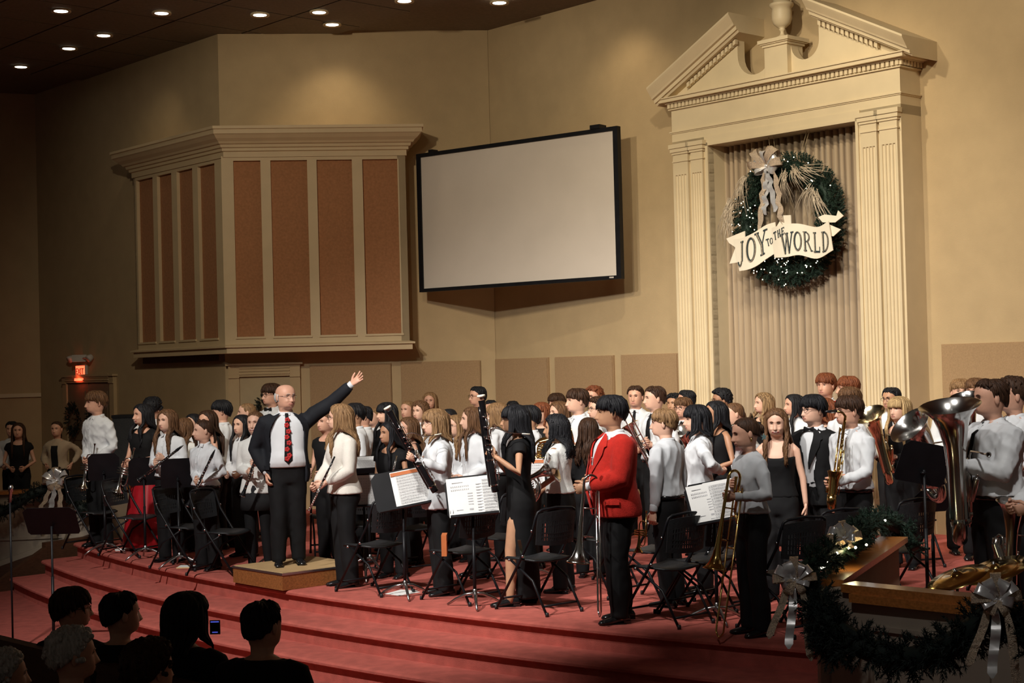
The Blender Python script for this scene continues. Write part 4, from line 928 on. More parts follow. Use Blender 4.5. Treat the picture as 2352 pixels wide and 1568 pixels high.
        if out in ('shirt', 'shirt_g', 'blouse', 'untucked') and detail:
            for k in (0, 1):
                S, E, Wr = arms[k]; f = (Wr-E).normalized(); b = MB(); b.tube([Tb(Wr-f*.055), Tb(Wr-f*.045), Tb(Wr-f*.0), Tb(Wr+f*.006)], [.034*s, .037*s, .037*s, .034*s], 12); b.build('cuff', m, root)
            if out != 'blouse':
                b = MB(); w_ = .012
                pts = [(z, -tprof(sex, z, wd, belly)[1]-(blouse(z) if out != 'untucked' else blouse(z))-.004) for z in (1.02, 1.10, 1.18, 1.26, 1.34, 1.40, 1.44, 1.47)]
                b.loft([[Tb(V((-w_, y, z))), Tb(V((w_, y, z))), Tb(V((w_, y+.006, z))), Tb(V((-w_, y+.006, z)))] for z, y in pts], 0, True, True, False)
                for z, y in pts[1:-1]: b.ell(Tb(V((0, y-.002, z))), (.0055*s, .003*s, .0055*s), 6, 4)
                b.build('button_placket', m, root)
        if out == 'tan':
            b = MB(); b.loft([[Tb(V((x, -tprof(sex, z, wd)[1]-.030+.2*x*x, z))) for x in (-.055, -.02, .02, .055)] for z in (.98, 1.1, 1.2, 1.3, 1.37)], 0, False, False); b.build('camisole', C['black'], root)
    elif out in ('black_top', 'dress', 'sleeveless', 'strap', 'black_long', 'offshoulder'):
        b = MB(); fr = {'black_top': .085, 'dress': .03, 'sleeveless': .10, 'strap': .02, 'black_long': .05, 'offshoulder': .03}[out]
        topz = {'black_top': 1.462, 'dress': 1.47, 'sleeveless': 1.458, 'strap': 1.33, 'black_long': 1.47, 'offshoulder': 1.40}[out]
        vn = lambda a, z: z-fr*max(0, cos(a))**2*sstep(1.33, topz, z)
        if out in ('sleeveless', 'strap'): vn = lambda a, z: z-(fr*max(0, cos(a))**2)*sstep(1.30, topz, z)-.0
        zs = [z for z in [.95]+full if z < topz-.008]+[topz]
        if out == 'dress': zs = [.06, .25, .45, .62, .78, .86, .92]+[z for z in zs if z > .98]
        if out == 'dress':
            rg_ = []
            for z in zs:
                if z < .85:
                    q = {.06: (.150, .05, .17), .25: (.150, .06, .165), .45: (.152, .085, .155), .62: (.168, .128, .145), .78: (.180, .128, .142)}[z]
                    rg_.append([Tb(V((q[0]*se(sin(a)), -(q[1] if cos(a) > 0 else q[2])*se(cos(a)), z))) for a in [2*pi*i/28 for i in range(28)]])
                else: rg_.append([Tb(q) for q in ring(sex, z, .014, wd, belly, n=28, zf=vn if z > 1.3 else None)])
            b.loft(rg_, 0, True)
        else: torso(b, zs, lambda z: .014, None, vn)
        if out in ('black_top', 'dress'):
            for k in (0, 1): sleeve(b, k, [.060, .068, .062, .054], .42)
        if out in ('black_long', 'offshoulder'):
            for k in (0, 1): sleeve(b, k, [q*.95 for q in base])
        if out == 'strap':
            for sg in (-1, 1): b.tube([Tb(V(p)) for p in ((sg*.085, -.135, 1.29), (sg*.085, -.115, 1.37), (sg*.085, -.045, 1.432), (sg*.08, .05, 1.425), (sg*.07, .11, 1.33))], .009*s, 6)
        queue(b, 'dress' if out == 'dress' else 'top', C['black'], .0025, vox if out != 'strap' else .013)
    elif out in ('suit', 'tux', 'blazer', 'blazer_b'):
        m = {'suit': C['suit'], 'tux': C['black']}.get(out, C['red'])
        b = MB(); torso(b, [.95]+full, lambda z: .006-.004*sstep(1.25, 1.36, z)+(.018 if out == 'suit' else .004)*exp(-((z-1.02)/.06)**2)); queue(b, 'shirt', C['white'], .003)
        collar(Tb, s, sex, C['white'], root, .3)
        jb = MB(); oo = lambda z: (50-22*sstep(1.25, 1.44, z)) if out == 'suit' else 5+(13 if out == 'tux' else 14)*sstep(1.16, 1.42, z); n = 34; rg_ = []; zb = .80 if out != 'blazer' else .82
        zj = [zb, .88, .96, 1.04, 1.12, 1.20, 1.28, 1.35, 1.39, 1.42, 1.45, 1.468, 1.478]
        for z in zj:
            row = []; o2 = oo(z); fl = .022+.022*max(0, (1.0-z)/.2)
            for i in range(n+1):
                a = rad(o2)+(2*pi-2*rad(o2))*i/n; w_, f_, b_ = tprof(sex, z, wd, belly); w_ += fl; f_ += fl+.006; b_ += fl
                row.append(V((w_*se(sin(a)), -(f_ if cos(a) > 0 else b_)*se(cos(a)), z)))
            rg_.append([Tb(p) for p in row])
        # closed shell: outer + inner so that the remesher sees a solid band
        inn = []
        for row in rg_:
            c = sum(row, V())/len(row); inn.append([V((c.x+(p.x-c.x)*.90, c.y+(p.y-c.y)*.90, p.z)) for p in row])
        loops = [r1+r2[::-1] for r1, r2 in zip(rg_, inn)]; jb.loft(loops, 0, True)
        for k in (0, 1): sleeve(jb, k, [.06, .078, .073, .068, .064, .060, .054, .046])
        queue(jb, 'jacket' if out != 'blazer' else 'blazer', m, .0045, .019 if out != 'suit' else .017, 2, .8)
        for sg in (-1, 1):
            b = MB(); prof_ = [(1.475, .028), (1.455, .05), (1.42, .062), (1.385, .070), (1.375, .056), (1.32, .060), (1.25, .046), (1.18, .026), (1.12, .008)]; vs = []
            for z, wv in prof_:
                w_, f_, _ = tprof(sex, z, wd, belly)
                for e in (0, 1): a = rad(oo(z))+e*wv/.15; vs.append(Tb(V((sg*(w_+.030)*se(sin(a)), -(f_+.036)*se(cos(a)), z))))
            b.add(vs, [(2*i, 2*i+1, 2*i+3, 2*i+2) for i in range(len(prof_)-1)], 0); b.build('lapel', m, root)
            b = MB(); w_, f_, b_ = tprof(sex, .96, wd, belly); a = rad(62)*sg
            for dz in (0,):
                cc = [V(((w_+.042)*se(sin(a+t)), -(f_+.042)*se(cos(a+t)), z)) for z in (.975, .935) for t in (-.25, 0, .25)]
                b.add([Tb(p) for p in cc]+[Tb(p*.985+V((0, 0, p.z*.015))) for p in cc], [(0, 1, 4, 3), (1, 2, 5, 4), (9, 10, 7, 6), (10, 11, 8, 7), (0, 6, 7, 1), (3, 4, 10, 9), (4, 5, 11, 10)], 0, False)
            b.build('pocket_flap', m, root)
        for k in (0, 1):
            S, E, Wr = arms[k]; f = (Wr-E).normalized(); b = MB(); b.tube([Tb(Wr-f*.05), Tb(Wr+f*.012)], .034*s, 12); b.build('cuff', C['white'], root)
    # lower body
    if out not in ('dress',) and not seated:
        skirt = extra == 'red_skirt'
        b = MB()
        if skirt:
            rg_ = []
            for z, w_, f_, b_ in ((.05, .30, .26, .27), (.25, .275, .235, .245), (.5, .235, .195, .205), (.75, .20, .145, .165), (.9, .182, .118, .145), (1.0, .155, .105, .115), (1.05, .142, .10, .10)):
                rg_.append([Tb(V((w_*(1+.05*sin(a*11)*(1.05-z))*sin(a), -(f_ if cos(a) > 0 else b_)*(1+.05*sin(a*11+1)*(1.05-z))*cos(a), z))) for a in [2*pi*i/66 for i in range(66)]])
            b.loft(rg_); b.build('skirt', C['satin'], root)
        elif extra == 'short_skirt':
            b.loft([[Tb(V((w_*sin(a), -f_*cos(a), z))) for a in [2*pi*i/30 for i in range(30)]] for z, w_, f_ in ((.68, .205, .16), (.8, .195, .148), (.95, .178, .13), (1.04, .15, .11))]); b.build('skirt', C['bgrey'], root)
            b = MB()
            for q in lg: b.tube([Tb(p) for p in q], [.092*s, .081*s, .061*s, .058*s, .042*s, .044*s], 12)
            b.build('tights', C['trouser'], root)
        else:
            o_ = .010; zs = [.80, .86, .93, 1.0, 1.035]
            b.loft([[Tb(q) for q in ring(sex, z, o_ if z < 1 else .012, wd, belly*(.95 if z > .95 else .25), n=24)] for z in zs])
            kk = (1+(wd-1)*.9)*s; wide = 1.12 if sex == 'f' else 1.05
            for q in lg: b.tube([Tb(p) for p in q], [.103*kk, .092*kk, .076*kk, .072*kk*wide, .070*s*wide, .070*s*wide], 14)
            queue(b, 'trousers', C['trouser'], .010, .024 if detail else .032, 2, .8)
        if out not in ('suit', 'tux', 'blazer', 'dress', 'turtle', 'sweater', 'untucked') and not skirt and detail and not extra == 'short_skirt' and out[:2] == 'sh':
            b = MB(); rg_ = [[Tb(q) for q in ring(sex, z, o2, wd, belly, n=24)] for z, o2 in ((.965, .012), (.965, .019), (1.0, .019), (1.0, .012))]; b.loft(rg_); b.build('belt', C['shoe'], root)
    if shoes and not seated:
        heel = .05 if sex == 'f' and out in ('dress',) else .012
        for k, sg in ((0, -1), (1, 1)):
            a = lg[k][-1]; b = MB(); rg_ = []
            for t, w_, z0, z1 in ((-.085, .020, .014, .05), (-.07, .032, .004, .075), (-.03, .036, .002, .085), (.02, .038, .002, .075), (.08, .043, .001, .055), (.13, .042, .001, .045), (.165, .032, .003, .036), (.18, .012, .008, .02)):
                c = V((a.x+sg*t*.12, a.y-t, 0)); rg_.append([Tb(V((c.x+w_*cos(q), c.y, (z0+z1)/2+(z1-z0)/2*sin(q)))) for q in [2*pi*i/10 for i in range(10)]])
            b.loft(rg_)
            b.box(Tb(V((a.x, a.y+.055, .012))), (.055*s, .06*s, .024*s)); b.box(Tb(V((a.x+sg*.008, a.y-.06, .004))), (.075*s, .20*s, .008*s)); b.build('shoe', C['shoe'], root)
    # neckwear and glasses
    if tie in ('tie', 'floral', 'pattern'):
        m = {'tie': C['black'], 'floral': C['black'], 'pattern': C['grey']}[tie]; b = MB(); o_ = .030 if out != 'suit' else .020; pts = []
        for z, w_ in ((1.475, .012), (1.462, .018), (1.445, .015), (1.40, .018), (1.30, .025), (1.20, .031), (1.10, .037), (1.02, .040), (.985, .004)):
            y = -tprof(sex, z, wd, belly)[1]-o_ if z < 1.44 else -.080-(1.475-z)*.5; pts.append((z, w_, y))
        b.loft([[Tb(V((x, y+dy, z))) for x, dy in ((-w_, 0), (0, -.006), (w_, 0), (w_, .006), (-w_, .006))] for z, w_, y in pts], 0, True, True, False)
        t_ = b.build('tie', m, root)
        b = MB()
        if tie != 'tie':
            for i, (z, x) in enumerate(((1.41, .003), (1.36, -.006), (1.30, .008), (1.245, -.008), (1.19, .010), (1.13, -.010), (1.07, .010), (1.04, -.012))):
                y = -tprof(sex, z, wd, belly)[1]-o_-.006; r_ = .012 if tie == 'pattern' else .021
                [b.ell(Tb(V((x+r_*.7*cos(t), y, z+r_*.7*sin(t)))), (r_*.62*s, .003*s, r_*.62*s), 6, 4, None, 0) for t in (0, 1.26, 2.51, 3.77, 5.03)]
            b.build('printed_flower', C['flower'] if tie == 'floral' else C['black'], t_)
    if tie == 'bow':
        b = MB(); y = -.088
        for sg in (-1, 1):
            b.loft([[Tb(V((sg*x, y-d, 1.468+zz))) for d, zz in ((0, -hh), (.010, -hh*.6), (.010, hh*.6), (0, hh))] for x, hh in ((.006, .009), (.03, .019), (.052, .024))])
        b.ell(Tb(V((0, y-.006, 1.468))), (.010*s, .008*s, .011*s), 8, 6); b.build('bow_tie', C['black'], root)
    if glasses:
        gm = C['shoe'] if glasses == 'k' else M_nickel; b = MB(); yl = -.104
        for sg in (-1, 1):
            b.tube([T(V((sg*.031+.021*cos(t)*(1.05), yl+.12*abs(.0)*0+.004*abs(cos(t)), 1.645+.0165*sin(t)))) for t in np.linspace(0, 2*pi, 15)[:-1]], (.0021 if glasses == 'k' else .0012)*s, 5, 0, False, closed=True)
            b.tube([T(V((sg*.053, yl+.004, 1.650))), T(V((sg*.077, -.05, 1.650))), T(V((sg*.083, .01, 1.648)))], .0018*s, 4)
        b.tube([T(V((-.010, yl, 1.649))), T(V((0, yl-.003, 1.651))), T(V((.010, yl, 1.649)))], .0018*s, 4); b.build('glasses', gm, root)
    return root, Mw, s, T, Tb
def flush_clothes():
    bpy.context.view_layer.update(); dg = bpy.context.evaluated_depsgraph_get(); res = []
    for o, A, seed, fine, m in CL_QUEUE:
        res.append(bpy.data.meshes.new_from_object(o.evaluated_get(dg)))
    for (o, A, seed, fine, m), me in zip(CL_QUEUE, res):
        n = len(me.vertices); co_ = np.empty(n*3, 'f'); me.vertices.foreach_get('co', co_); co_ = co_.reshape(-1, 3).astype(float)
        nr = np.empty(n*3, 'f'); me.vertices.foreach_get('normal', nr); nr = nr.reshape(-1, 3)
        d = wr(co_, nr, A, seed, fine); co_ = co_+nr*d[:, None]; me.vertices.foreach_set('co', co_.astype('f').ravel())
        me.materials.clear(); me.materials.append(m); me.polygons.foreach_set('use_smooth', [True]*len(me.polygons)); me.name = o.name.split('.')[0]
        old = o.data; o.modifiers.clear(); o.data = me; bpy.data.meshes.remove(old); me.update()
    CL_QUEUE.clear()
# ================================================================ instruments (built along +z from a grip origin)
def place(label, cat, name, p0, zdir, xref=None, group=None): return thing(name, label, cat, M=axes(p0, zdir, xref), group=group)
def keys(b, z0, z1, n, r, side, rn, big=1):
    for i in range(n):
        z = z0+(z1-z0)*(i+.5)/n; a = side+rn.uniform(-.5, .5); p = V((cos(a)*r*1.25, sin(a)*r*1.25, z))
        b.lathe([(0, .004), (.008*big, .004), (.009*big, 0), (.006*big, -.003)], 8, axes(p, V((cos(a), sin(a), 0))))
    for a in (side-.6, side+.5): b.tube([V((cos(a)*r*1.45, sin(a)*r*1.45, z)) for z in (z0, z1)], .0022*big, 5)
def ends(a, b): return (V(a)+V(b))/2, V(b)-V(a)
def clarinet(lab, bell, tip, seed=1):
    o, d = V(bell), V(tip)-V(bell); L = d.length; t = place(lab, 'clarinet', 'clarinet', o, d); rn = random.Random(seed)
    b = MB(); b.lathe([(.028, .0), (.030, .004), (.022, .03), (.0165, .07), (.0155, .10)], 16); b.build('bell', M_ebony, t)
    b = MB(); b.lathe([(.029, -.002), (.032, .001), (.029, .005)], 16); b.lathe([(.0165, .085), (.0178, .09), (.0165, .096)], 14); b.lathe([(.0155, L*.52), (.017, L*.525), (.0155, L*.535)], 14); b.lathe([(.015, L*.84), (.0165, L*.845), (.015, L*.853)], 14); b.build('ring', M_silver, t)
    b = MB(); b.lathe([(.0155, .09), (.0145, L*.5), (.0140, L*.84), (.0165, L*.85), (.015, L*.90)], 14); b.build('body', M_ebony, t)
    b = MB(); b.lathe([(.012, L*.9), (.0135, L*.91), (.010, L*.96), (.004, L)], 12); b.build('mouthpiece', M_ebony, t)
    b = MB(); keys(b, .12, L*.5, 8, .0155, -1.2, rn); keys(b, L*.54, L*.82, 6, .0145, -1.4, rn, .9); b.build('key_work', M_silver, t); return t
def flute(lab, a, c, seed=1, dark=True):
    o, d = V(a), V(c)-V(a); L = d.length; t = place(lab, 'flute', 'flute', o, d); rn = random.Random(seed)
    b = MB(); b.tube([(0, 0, 0), (0, 0, L*.55)], .0098, 12); b.lathe([(.0098, .0), (.0115, .002), (.0115, .01), (.0098, .012)], 12); b.build('body', M_silver, t)
    b = MB(); keys(b, .02, L*.53, 14, .0098, -1.3, rn); b.build('key_work', M_silver, t)
    b = MB(); b.tube([(0, 0, L*.55), (0, 0, L)], [.0105, .0095, .008], 12); b.build('head_joint', M_ebony if dark else M_silver, t)  # if dark, ebony colour paints a dark reflection on the silver head joint
    b = MB(); keys(b, L*.57, L*.9, 5, .0098, -1.3, rn, .7); b.build('key_rod', M_nickel, t); return t
def trumpet(lab, bell, mp, m=None):
    m = m or M_silver; o, d = V(bell), V(mp)-V(bell); L = d.length; t = place(lab, 'trumpet', 'trumpet', o, d, (0, 1, 0)); f = L/.48
    b = MB(); b.lathe([(.060*f, 0), (.0615*f, .002), (.055*f, .010*f), (.036*f, .035*f), (.022*f, .07*f), (.014*f, .12*f), (.0095*f, .2*f)], 24); b.tube([(0, 0, .19*f), (0, 0, .33*f)]+arc((0, -.03*f, .33*f), .03*f, pi/2, -pi/2, 8, (0, 1, 0), (0, 0, 1))[0:0]+[(0, -.012*f, .365*f), (0, -.045*f, .375*f), (0, -.075*f, .36*f), (0, -.085*f, .32*f), (0, -.085*f, .20*f)], .0075*f, 9); b.build('bell', m, t)
    b = MB(); b.tube([(0, -.075*f, .46*f), (0, -.075*f, .12*f), (0, -.068*f, .09*f), (0, -.045*f, .075*f), (0, -.02*f, .09*f), (0, -.012*f, .12*f), (0, -.012*f, .24*f)], .0065*f, 9); b.build('tuning_slide', m, t)
    b = MB(); b.lathe([(.0045*f, .455*f), (.007*f, .47*f), (.013*f, .492*f), (.0135*f, .497*f), (.008*f, .492*f)], 14, Matrix.Translation((0, -.075*f, 0))); b.build('mouthpiece', m, t)
    for k in range(3):
        b = MB(); M = axes((.0, .005, (.205+.027*k)*f), (0, -1, 0)); b.lathe([(0, -.05*f), (.011*f, -.05*f), (.011*f, .07*f), (.004*f, .075*f), (.003*f, .095*f), (.009*f, .096*f), (.009*f, .10*f), (0, .101*f)], 12, M); b.build('valve', m, t)
    return t
def trombone(lab, bell, top, slide_end, m, rad_=.11):
    """bell mouth, top bow and slide end given as world points"""
    bell, top, se_ = V(bell), V(top), V(slide_end); z = (top-bell); L = z.length; t = place(lab, 'trombone', 'trombone', bell, z, se_-bell); I = axes(bell, z, se_-bell).inverted()
    S = I @ se_; X = .115
    b = MB(); b.lathe([(rad_, 0), (rad_*1.02, .004), (rad_*.85, .015), (rad_*.55, .05), (rad_*.36, .10), (rad_*.25, .17), (.018, .28), (.0125, .42), (.010, L-.05)], 28)
    b.tube([(0, 0, L-.055)]+[(X/2-X/2*cos(a), 0, L-.055+.055*sin(a)) for a in np.linspace(0, pi, 11)]+[(X, 0, L-.3)], .0100, 10); b.build('bell_section', m, t)
    b = MB(); b.lathe([(rad_*.99, -.002), (rad_*1.035, .002), (rad_*.99, .006)], 28); b.build('bell_rim', M_brass if m is M_silver else m, t)
    zt = L-.12; sy = .0
    A = V((X, sy, zt)); Bq = V((X+.0, -.0, zt)); e1 = S+V((-.0, -.04, 0)); e2 = S+V((0, .04, 0)); u = (S-V((X, 0, zt))).normalized()
    p1 = V((X, -.04, zt)); p2 = V((X, .04, zt))
    b = MB(); b.tube([p1, e1, e1+u*.02+V((0, .012, 0)), S+u*.045, e2+u*.02-V((0, .012, 0)), e2, p2], .0075, 9); b.build('outer_slide', m, t)
    for q in (.03, .2, .42): b = MB(); b.tube([p1.lerp(e1, q), p2.lerp(e2, q)], .006, 8); b.build('slide_brace', m, t)
    for q in (.30, .62): b = MB(); b.tube([V((0, 0, L*q)), V((X, 0, L*q))], .0055, 8); b.build('brace', m, t)
    b = MB(); b.tube([V((X, 0, L-.3)), p1.lerp(e1, .25)], .009, 8); b.build('slide_receiver', m, t)
    b = MB(); M = axes(p2, -u); b.lathe([(.0075, -.02), (.008, .02), (.011, .03), (.009, .05), (.013, .075), (.0135, .08), (.008, .076)], 14, M); b.build('mouthpiece', m, t); return t
def horn(lab, c, axis, up, m, sc=1.0):
    t = place(lab, 'french horn', 'french_horn', c, axis, up)
    def ringp(r, n, z=0, wob=0): return [((r+wob*sin(3*a))*cos(a), (r+wob*sin(2*a))*sin(a), z) for a in np.linspace(0, 2*pi, n+1)[:-1]]
    b = MB(); b.tube(ringp(.125*sc, 32), .011*sc, 8, 0, False, closed=True); b.tube(ringp(.105*sc, 28, .02*sc, .006), .0075*sc, 7, 0, False, closed=True)
    b.tube(ringp(.085*sc, 26, -.012*sc, .01), .0075*sc, 7, 0, False, closed=True)
    for k in range(6):
        x = -.07*sc+.022*k*sc; b.tube([(x, -.06*sc, .028*sc), (x, .05*sc, .03*sc), (x+.008*sc, .062*sc, .03*sc), (x+.016*sc, .05*sc, .03*sc), (x+.016*sc, -.05*sc, .028*sc)], .0058*sc, 6)
    b.build('tubing', m, t)
    for k in range(3):
        b = MB(); b.lathe([(0, 0), (.017*sc, 0), (.017*sc, .035*sc), (.012*sc, .04*sc), (0, .042*sc)], 14, Matrix.Translation(((-.035+.036*k)*sc, .0, .015*sc))); b.build('valve', m, t)
    b = MB(); M = axes((.11*sc, -.08*sc, .02*sc), (.35, -.75, -.65)); b.lathe([(.013*sc, -.12*sc), (.020*sc, -.04*sc), (.035*sc, .06*sc), (.065*sc, .125*sc), (.12*sc, .175*sc), (.145*sc, .185*sc), (.147*sc, .19*sc), (.142*sc, .188*sc), (.115*sc, .172*sc), (.06*sc, .12*sc)], 26, M); b.build('bell', m, t)
    b = MB(); b.tube([(.0, .125*sc, 0), (-.05*sc, .16*sc, .02*sc), (-.12*sc, .20*sc, .04*sc), (-.17*sc, .21*sc, .045*sc)], [.006*sc, .005*sc, .004*sc, .009*sc], 7); b.build('leadpipe', m, t); return t
def bassoon(lab, bell_top, mid, boc_pts, seed=1):
    top, lo = V(bell_top), V(mid); d = top-lo; L = d.length; t = place(lab, 'bassoon', 'bassoon', lo, d, (0, 1, 0)); I = axes(lo, d, (0, 1, 0)).inverted(); rn = random.Random(seed)
    b = MB(); b.lathe([(.0, -.30), (.030, -.30), (.033, -.28), (.033, -.24), (.031, -.02), (.029, .0)], 16, mi=0); b.lathe([(.026, -.02), (.0225, .2), (.021, L-.42), (.026, L-.40), (.026, L-.36), (.0215, L-.34), (.026, L-.12), (.031, L-.04)], 16); b.build('long_joint', M_maple, t)
    b = MB(); b.lathe([(.014, L-.03), (.017, L-.004), (.031, L-.012), (.036, L-.004), (.036, L+.006), (.031, L+.010), (.022, L+.008), (.017, L-.006)], 24); b.build('ivory_bell_ring', M_ivory, t)
    b = MB(); b.lathe([(0, L-.006), (.020, L-.005)], 16); b.build('bore', M_black, t)
    b = MB(); b.tube([(.028, .030, -.25), (.030, .032, .0), (.028, .028, .35), (.026, .026, .44)], [.022, .018, .016, .017], 12); b.build('wing_joint', M_maple, t)
    b = MB()
    for z, r in ((-.24, .034), (-.02, .032), (L-.42, .027), (L-.35, .027)): b.lathe([(r, z-.008), (r+.002, z), (r, z+.008)], 16)
    b.build('ring', M_silver, t)
    b = MB(); keys(b, -.2, .0, 6, .036, -2.0, rn, 1.4); keys(b, .02, L-.45, 12, .028, -2.0, rn, 1.2); keys(b, L-.38, L-.15, 3, .025, -2.2, rn, 1.1)
    for z in (.05, .14, .24, .33): b.tube([(-.03, -.02, z), (-.045, -.015, z+.02), (-.04, .02, z+.03)], .004, 6)
    b.build('key_work', M_silver, t)
    pts = [I @ V(p) for p in boc_pts]; b = MB(); cc = [V(curve([tuple(p) for p in pts], q)) for q in np.linspace(0, 1, 22)]; b.tube(cc, [.0035, .0045, .0055, .0065], 9); b.build('bocal', M_silver, t)
    b = MB(); e = cc[0]; u = (cc[0]-cc[1]).normalized(); b.tube([e-u*.02, e+u*.02, e+u*.05], [.004, .005, .007], 8); b.build('reed', M_ivory, t); return t
def saxophone(lab, neck_top, bow_c, bell_dir, mp_dir, m, sc=1.0):
    nt, bc = V(neck_top), V(bow_c); d = nt-bc; L = d.length; t = place(lab, 'saxophone', 'saxophone', bc, d, bell_dir); rn = random.Random(5); X = .085*sc
    b = MB(); cs = [(0, 0, L), (0, 0, L*.5), (0, 0, .02)]+[(X/2-X/2*cos(a), 0, -.045*sc*sin(a)*1.4) for a in np.linspace(.2, pi-.1, 8)]+[(X, 0, .04)]
    b.tube(cs, [.011, .015, .020, .028, .031, .033, .036, .038], 14); b.lathe([(.036*sc, .0), (.040*sc, .08*sc), (.046*sc, .15*sc), (.066*sc, .215*sc), (.070*sc, .22*sc), (.062*sc, .212*sc), (.042*sc, .15*sc), (.036*sc, .05*sc)], 22, Matrix.Translation((X, 0, .03*sc))); b.build('body', m, t)
    b = MB(); keys(b, .02, L*.92, 17, .024, -1.4, rn, 1.9); keys(b, .05, L*.8, 10, .024, .8, rn, 1.6)
    for z in (.08, .16, .24): b.lathe([(0, .012), (.024*sc, .012), (.026*sc, 0)], 14, axes((X, -.042*sc, z*sc), (0, -1, 0)))
    b.build('key_work', m, t)
    md = axes(bc, d, bell_dir).inverted().to_3x3() @ V(mp_dir); md.normalize(); p = V((0, 0, L))
    b = MB(); b.tube([p, p+V((0, 0, .05*sc)), p+V((0, 0, .085*sc))+md*.03, p+V((0, 0, .10*sc))+md*.09], [.012, .011, .010, .008], 10); b.build('neck', m, t)
    e = p+V((0, 0, .10*sc))+md*.085; b = MB(); b.tube([e, e+md*.03, e+md*.07, e+md*.105], [.012, .013, .012, .006], 10); b.build('mouthpiece', M_ebony, t)
    b = MB(); b.lathe([(.0135, -.008), (.0145, 0), (.0135, .012)], 12, axes(e+md*.04, md)); b.build('ligature', M_silver, t); return t
def tuba(lab, base, top, bell_n, front, m, sc=1.0, valves=True, cat='tuba', bellr=.19):
    """upright body from base to top; bell opens along bell_n"""
    o, tp = V(base), V(top); d = tp-o; L = d.length; t = place(lab, cat, cat.replace(' ', '_'), o, d, front); Im = axes(o, d, front).inverted().to_3x3(); bn_ = (Im @ V(bell_n)).normalized()
    R_ = bellr*sc; c = V((0, 0, L)); e = bn_
    path = [V((0, 0, .30*sc)), V((0, 0, L*.5)), V((0, 0, L-.30*sc)), V((0, 0, L-.30*sc))+e*.10*sc, c-e*.06*sc, c]
    prof_ = [(.066, 0), (.078, .2), (.096, .45), (.120, .65), (.16, .80), (.20, .90), (.27, .965), (.33, 1.0), (.335, 1.002), (.325, .995), (.26, .955), (.19, .885), (.14, .78), (.10, .62)]
    LB = L-.18*sc; k = bellr/.33
    def sk(z): return V((0, 0, 0))
    b = MB(); rings = []
    for r_, q in prof_:
        z = .18*sc+LB*q; bend = max(0, q-.55)/.45; off = V((e.x, e.y, 0))*(.16*sc*bend**2); tilt = (V((0, 0, 1))*(1-bend*.55)+e*bend*.55).normalized()
        rr = r_*sc*(k if q > .5 else 1+(k-1)*q*2); M = axes(off+V((0, 0, z)), tilt, (0, 1, 0)); rings.append([M @ V((rr*cos(a), rr*sin(a), 0)) for a in [2*pi*i/32 for i in range(32)]])
    b.loft(rings, 0, False); b.build('bell', m, t)
    b = MB(); X = -.17*sc; bow_ = [(X/2+X/2*cos(a), 0, .18*sc-.15*sc*sin(a)) for a in np.linspace(pi*0+.0, pi, 12)]
    b.tube([(0, 0, .20*sc)]+bow_+[(X, 0, L*.55)]+[(X*.75+X*.25*cos(a), .0, L*.55+.05*sc*sin(a)) for a in np.linspace(.3, pi, 5)][:0]+[(X, 0, L*.62)], [.060*sc, .058*sc, .052*sc, .045*sc, .038*sc], 14); b.build('bottom_bow', m, t)
    b = MB()
    for i, (x, y, r_) in enumerate(((-.10, .075, .017), (-.06, .085, .015), (-.13, .06, .014))):
        z0, z1 = (.12+.05*i)*sc, L*(.50+.05*i); x *= sc; y *= sc; b.tube([(x, y, z0+.05), (x, y, z1), (x-.012, y, z1+.03*sc), (x-.045*sc, y, z1+.045*sc), (x-.08*sc, y, z1+.02*sc), (x-.085*sc, y, z1-.04), (x-.085*sc, y, z0+.08), (x-.07*sc, y, z0+.02), (x-.03*sc, y, z0), (x, y, z0+.05)], r_*sc, 9)
    b.build('branch_tubing', m, t)
    for i in range(4 if valves else 3):
        b = MB(); M = axes((-.02*sc-.045*i*sc, .115*sc, L*.38), (0, .25, 1)); b.lathe([(0, -.08*sc), (.019*sc, -.08*sc), (.019*sc, .08*sc), (.02*sc, .085*sc), (.006*sc, .09*sc), (.005*sc, .11*sc), (.013*sc, .112*sc), (.013*sc, .118*sc), (0, .12*sc)], 14, M); b.build('valve', m, t)
    b = MB(); b.tube([(-.15*sc, .10*sc, L*.42), (-.14*sc, .10*sc, L*.62), (-.06*sc, .11*sc, L*.66), (.06*sc, .16*sc, L*.655), (.14*sc, .19*sc, L*.65)], [.010*sc, .009*sc, .008*sc, .0075*sc, .007*sc], 9)
    b.lathe([(.007*sc, 0), (.012*sc, .03*sc), (.019*sc, .06*sc), (.020*sc, .065*sc), (.012*sc, .055*sc)], 14, axes((.14*sc, .19*sc, L*.65), (.9, .33, 0))); b.build('leadpipe', m, t); return t
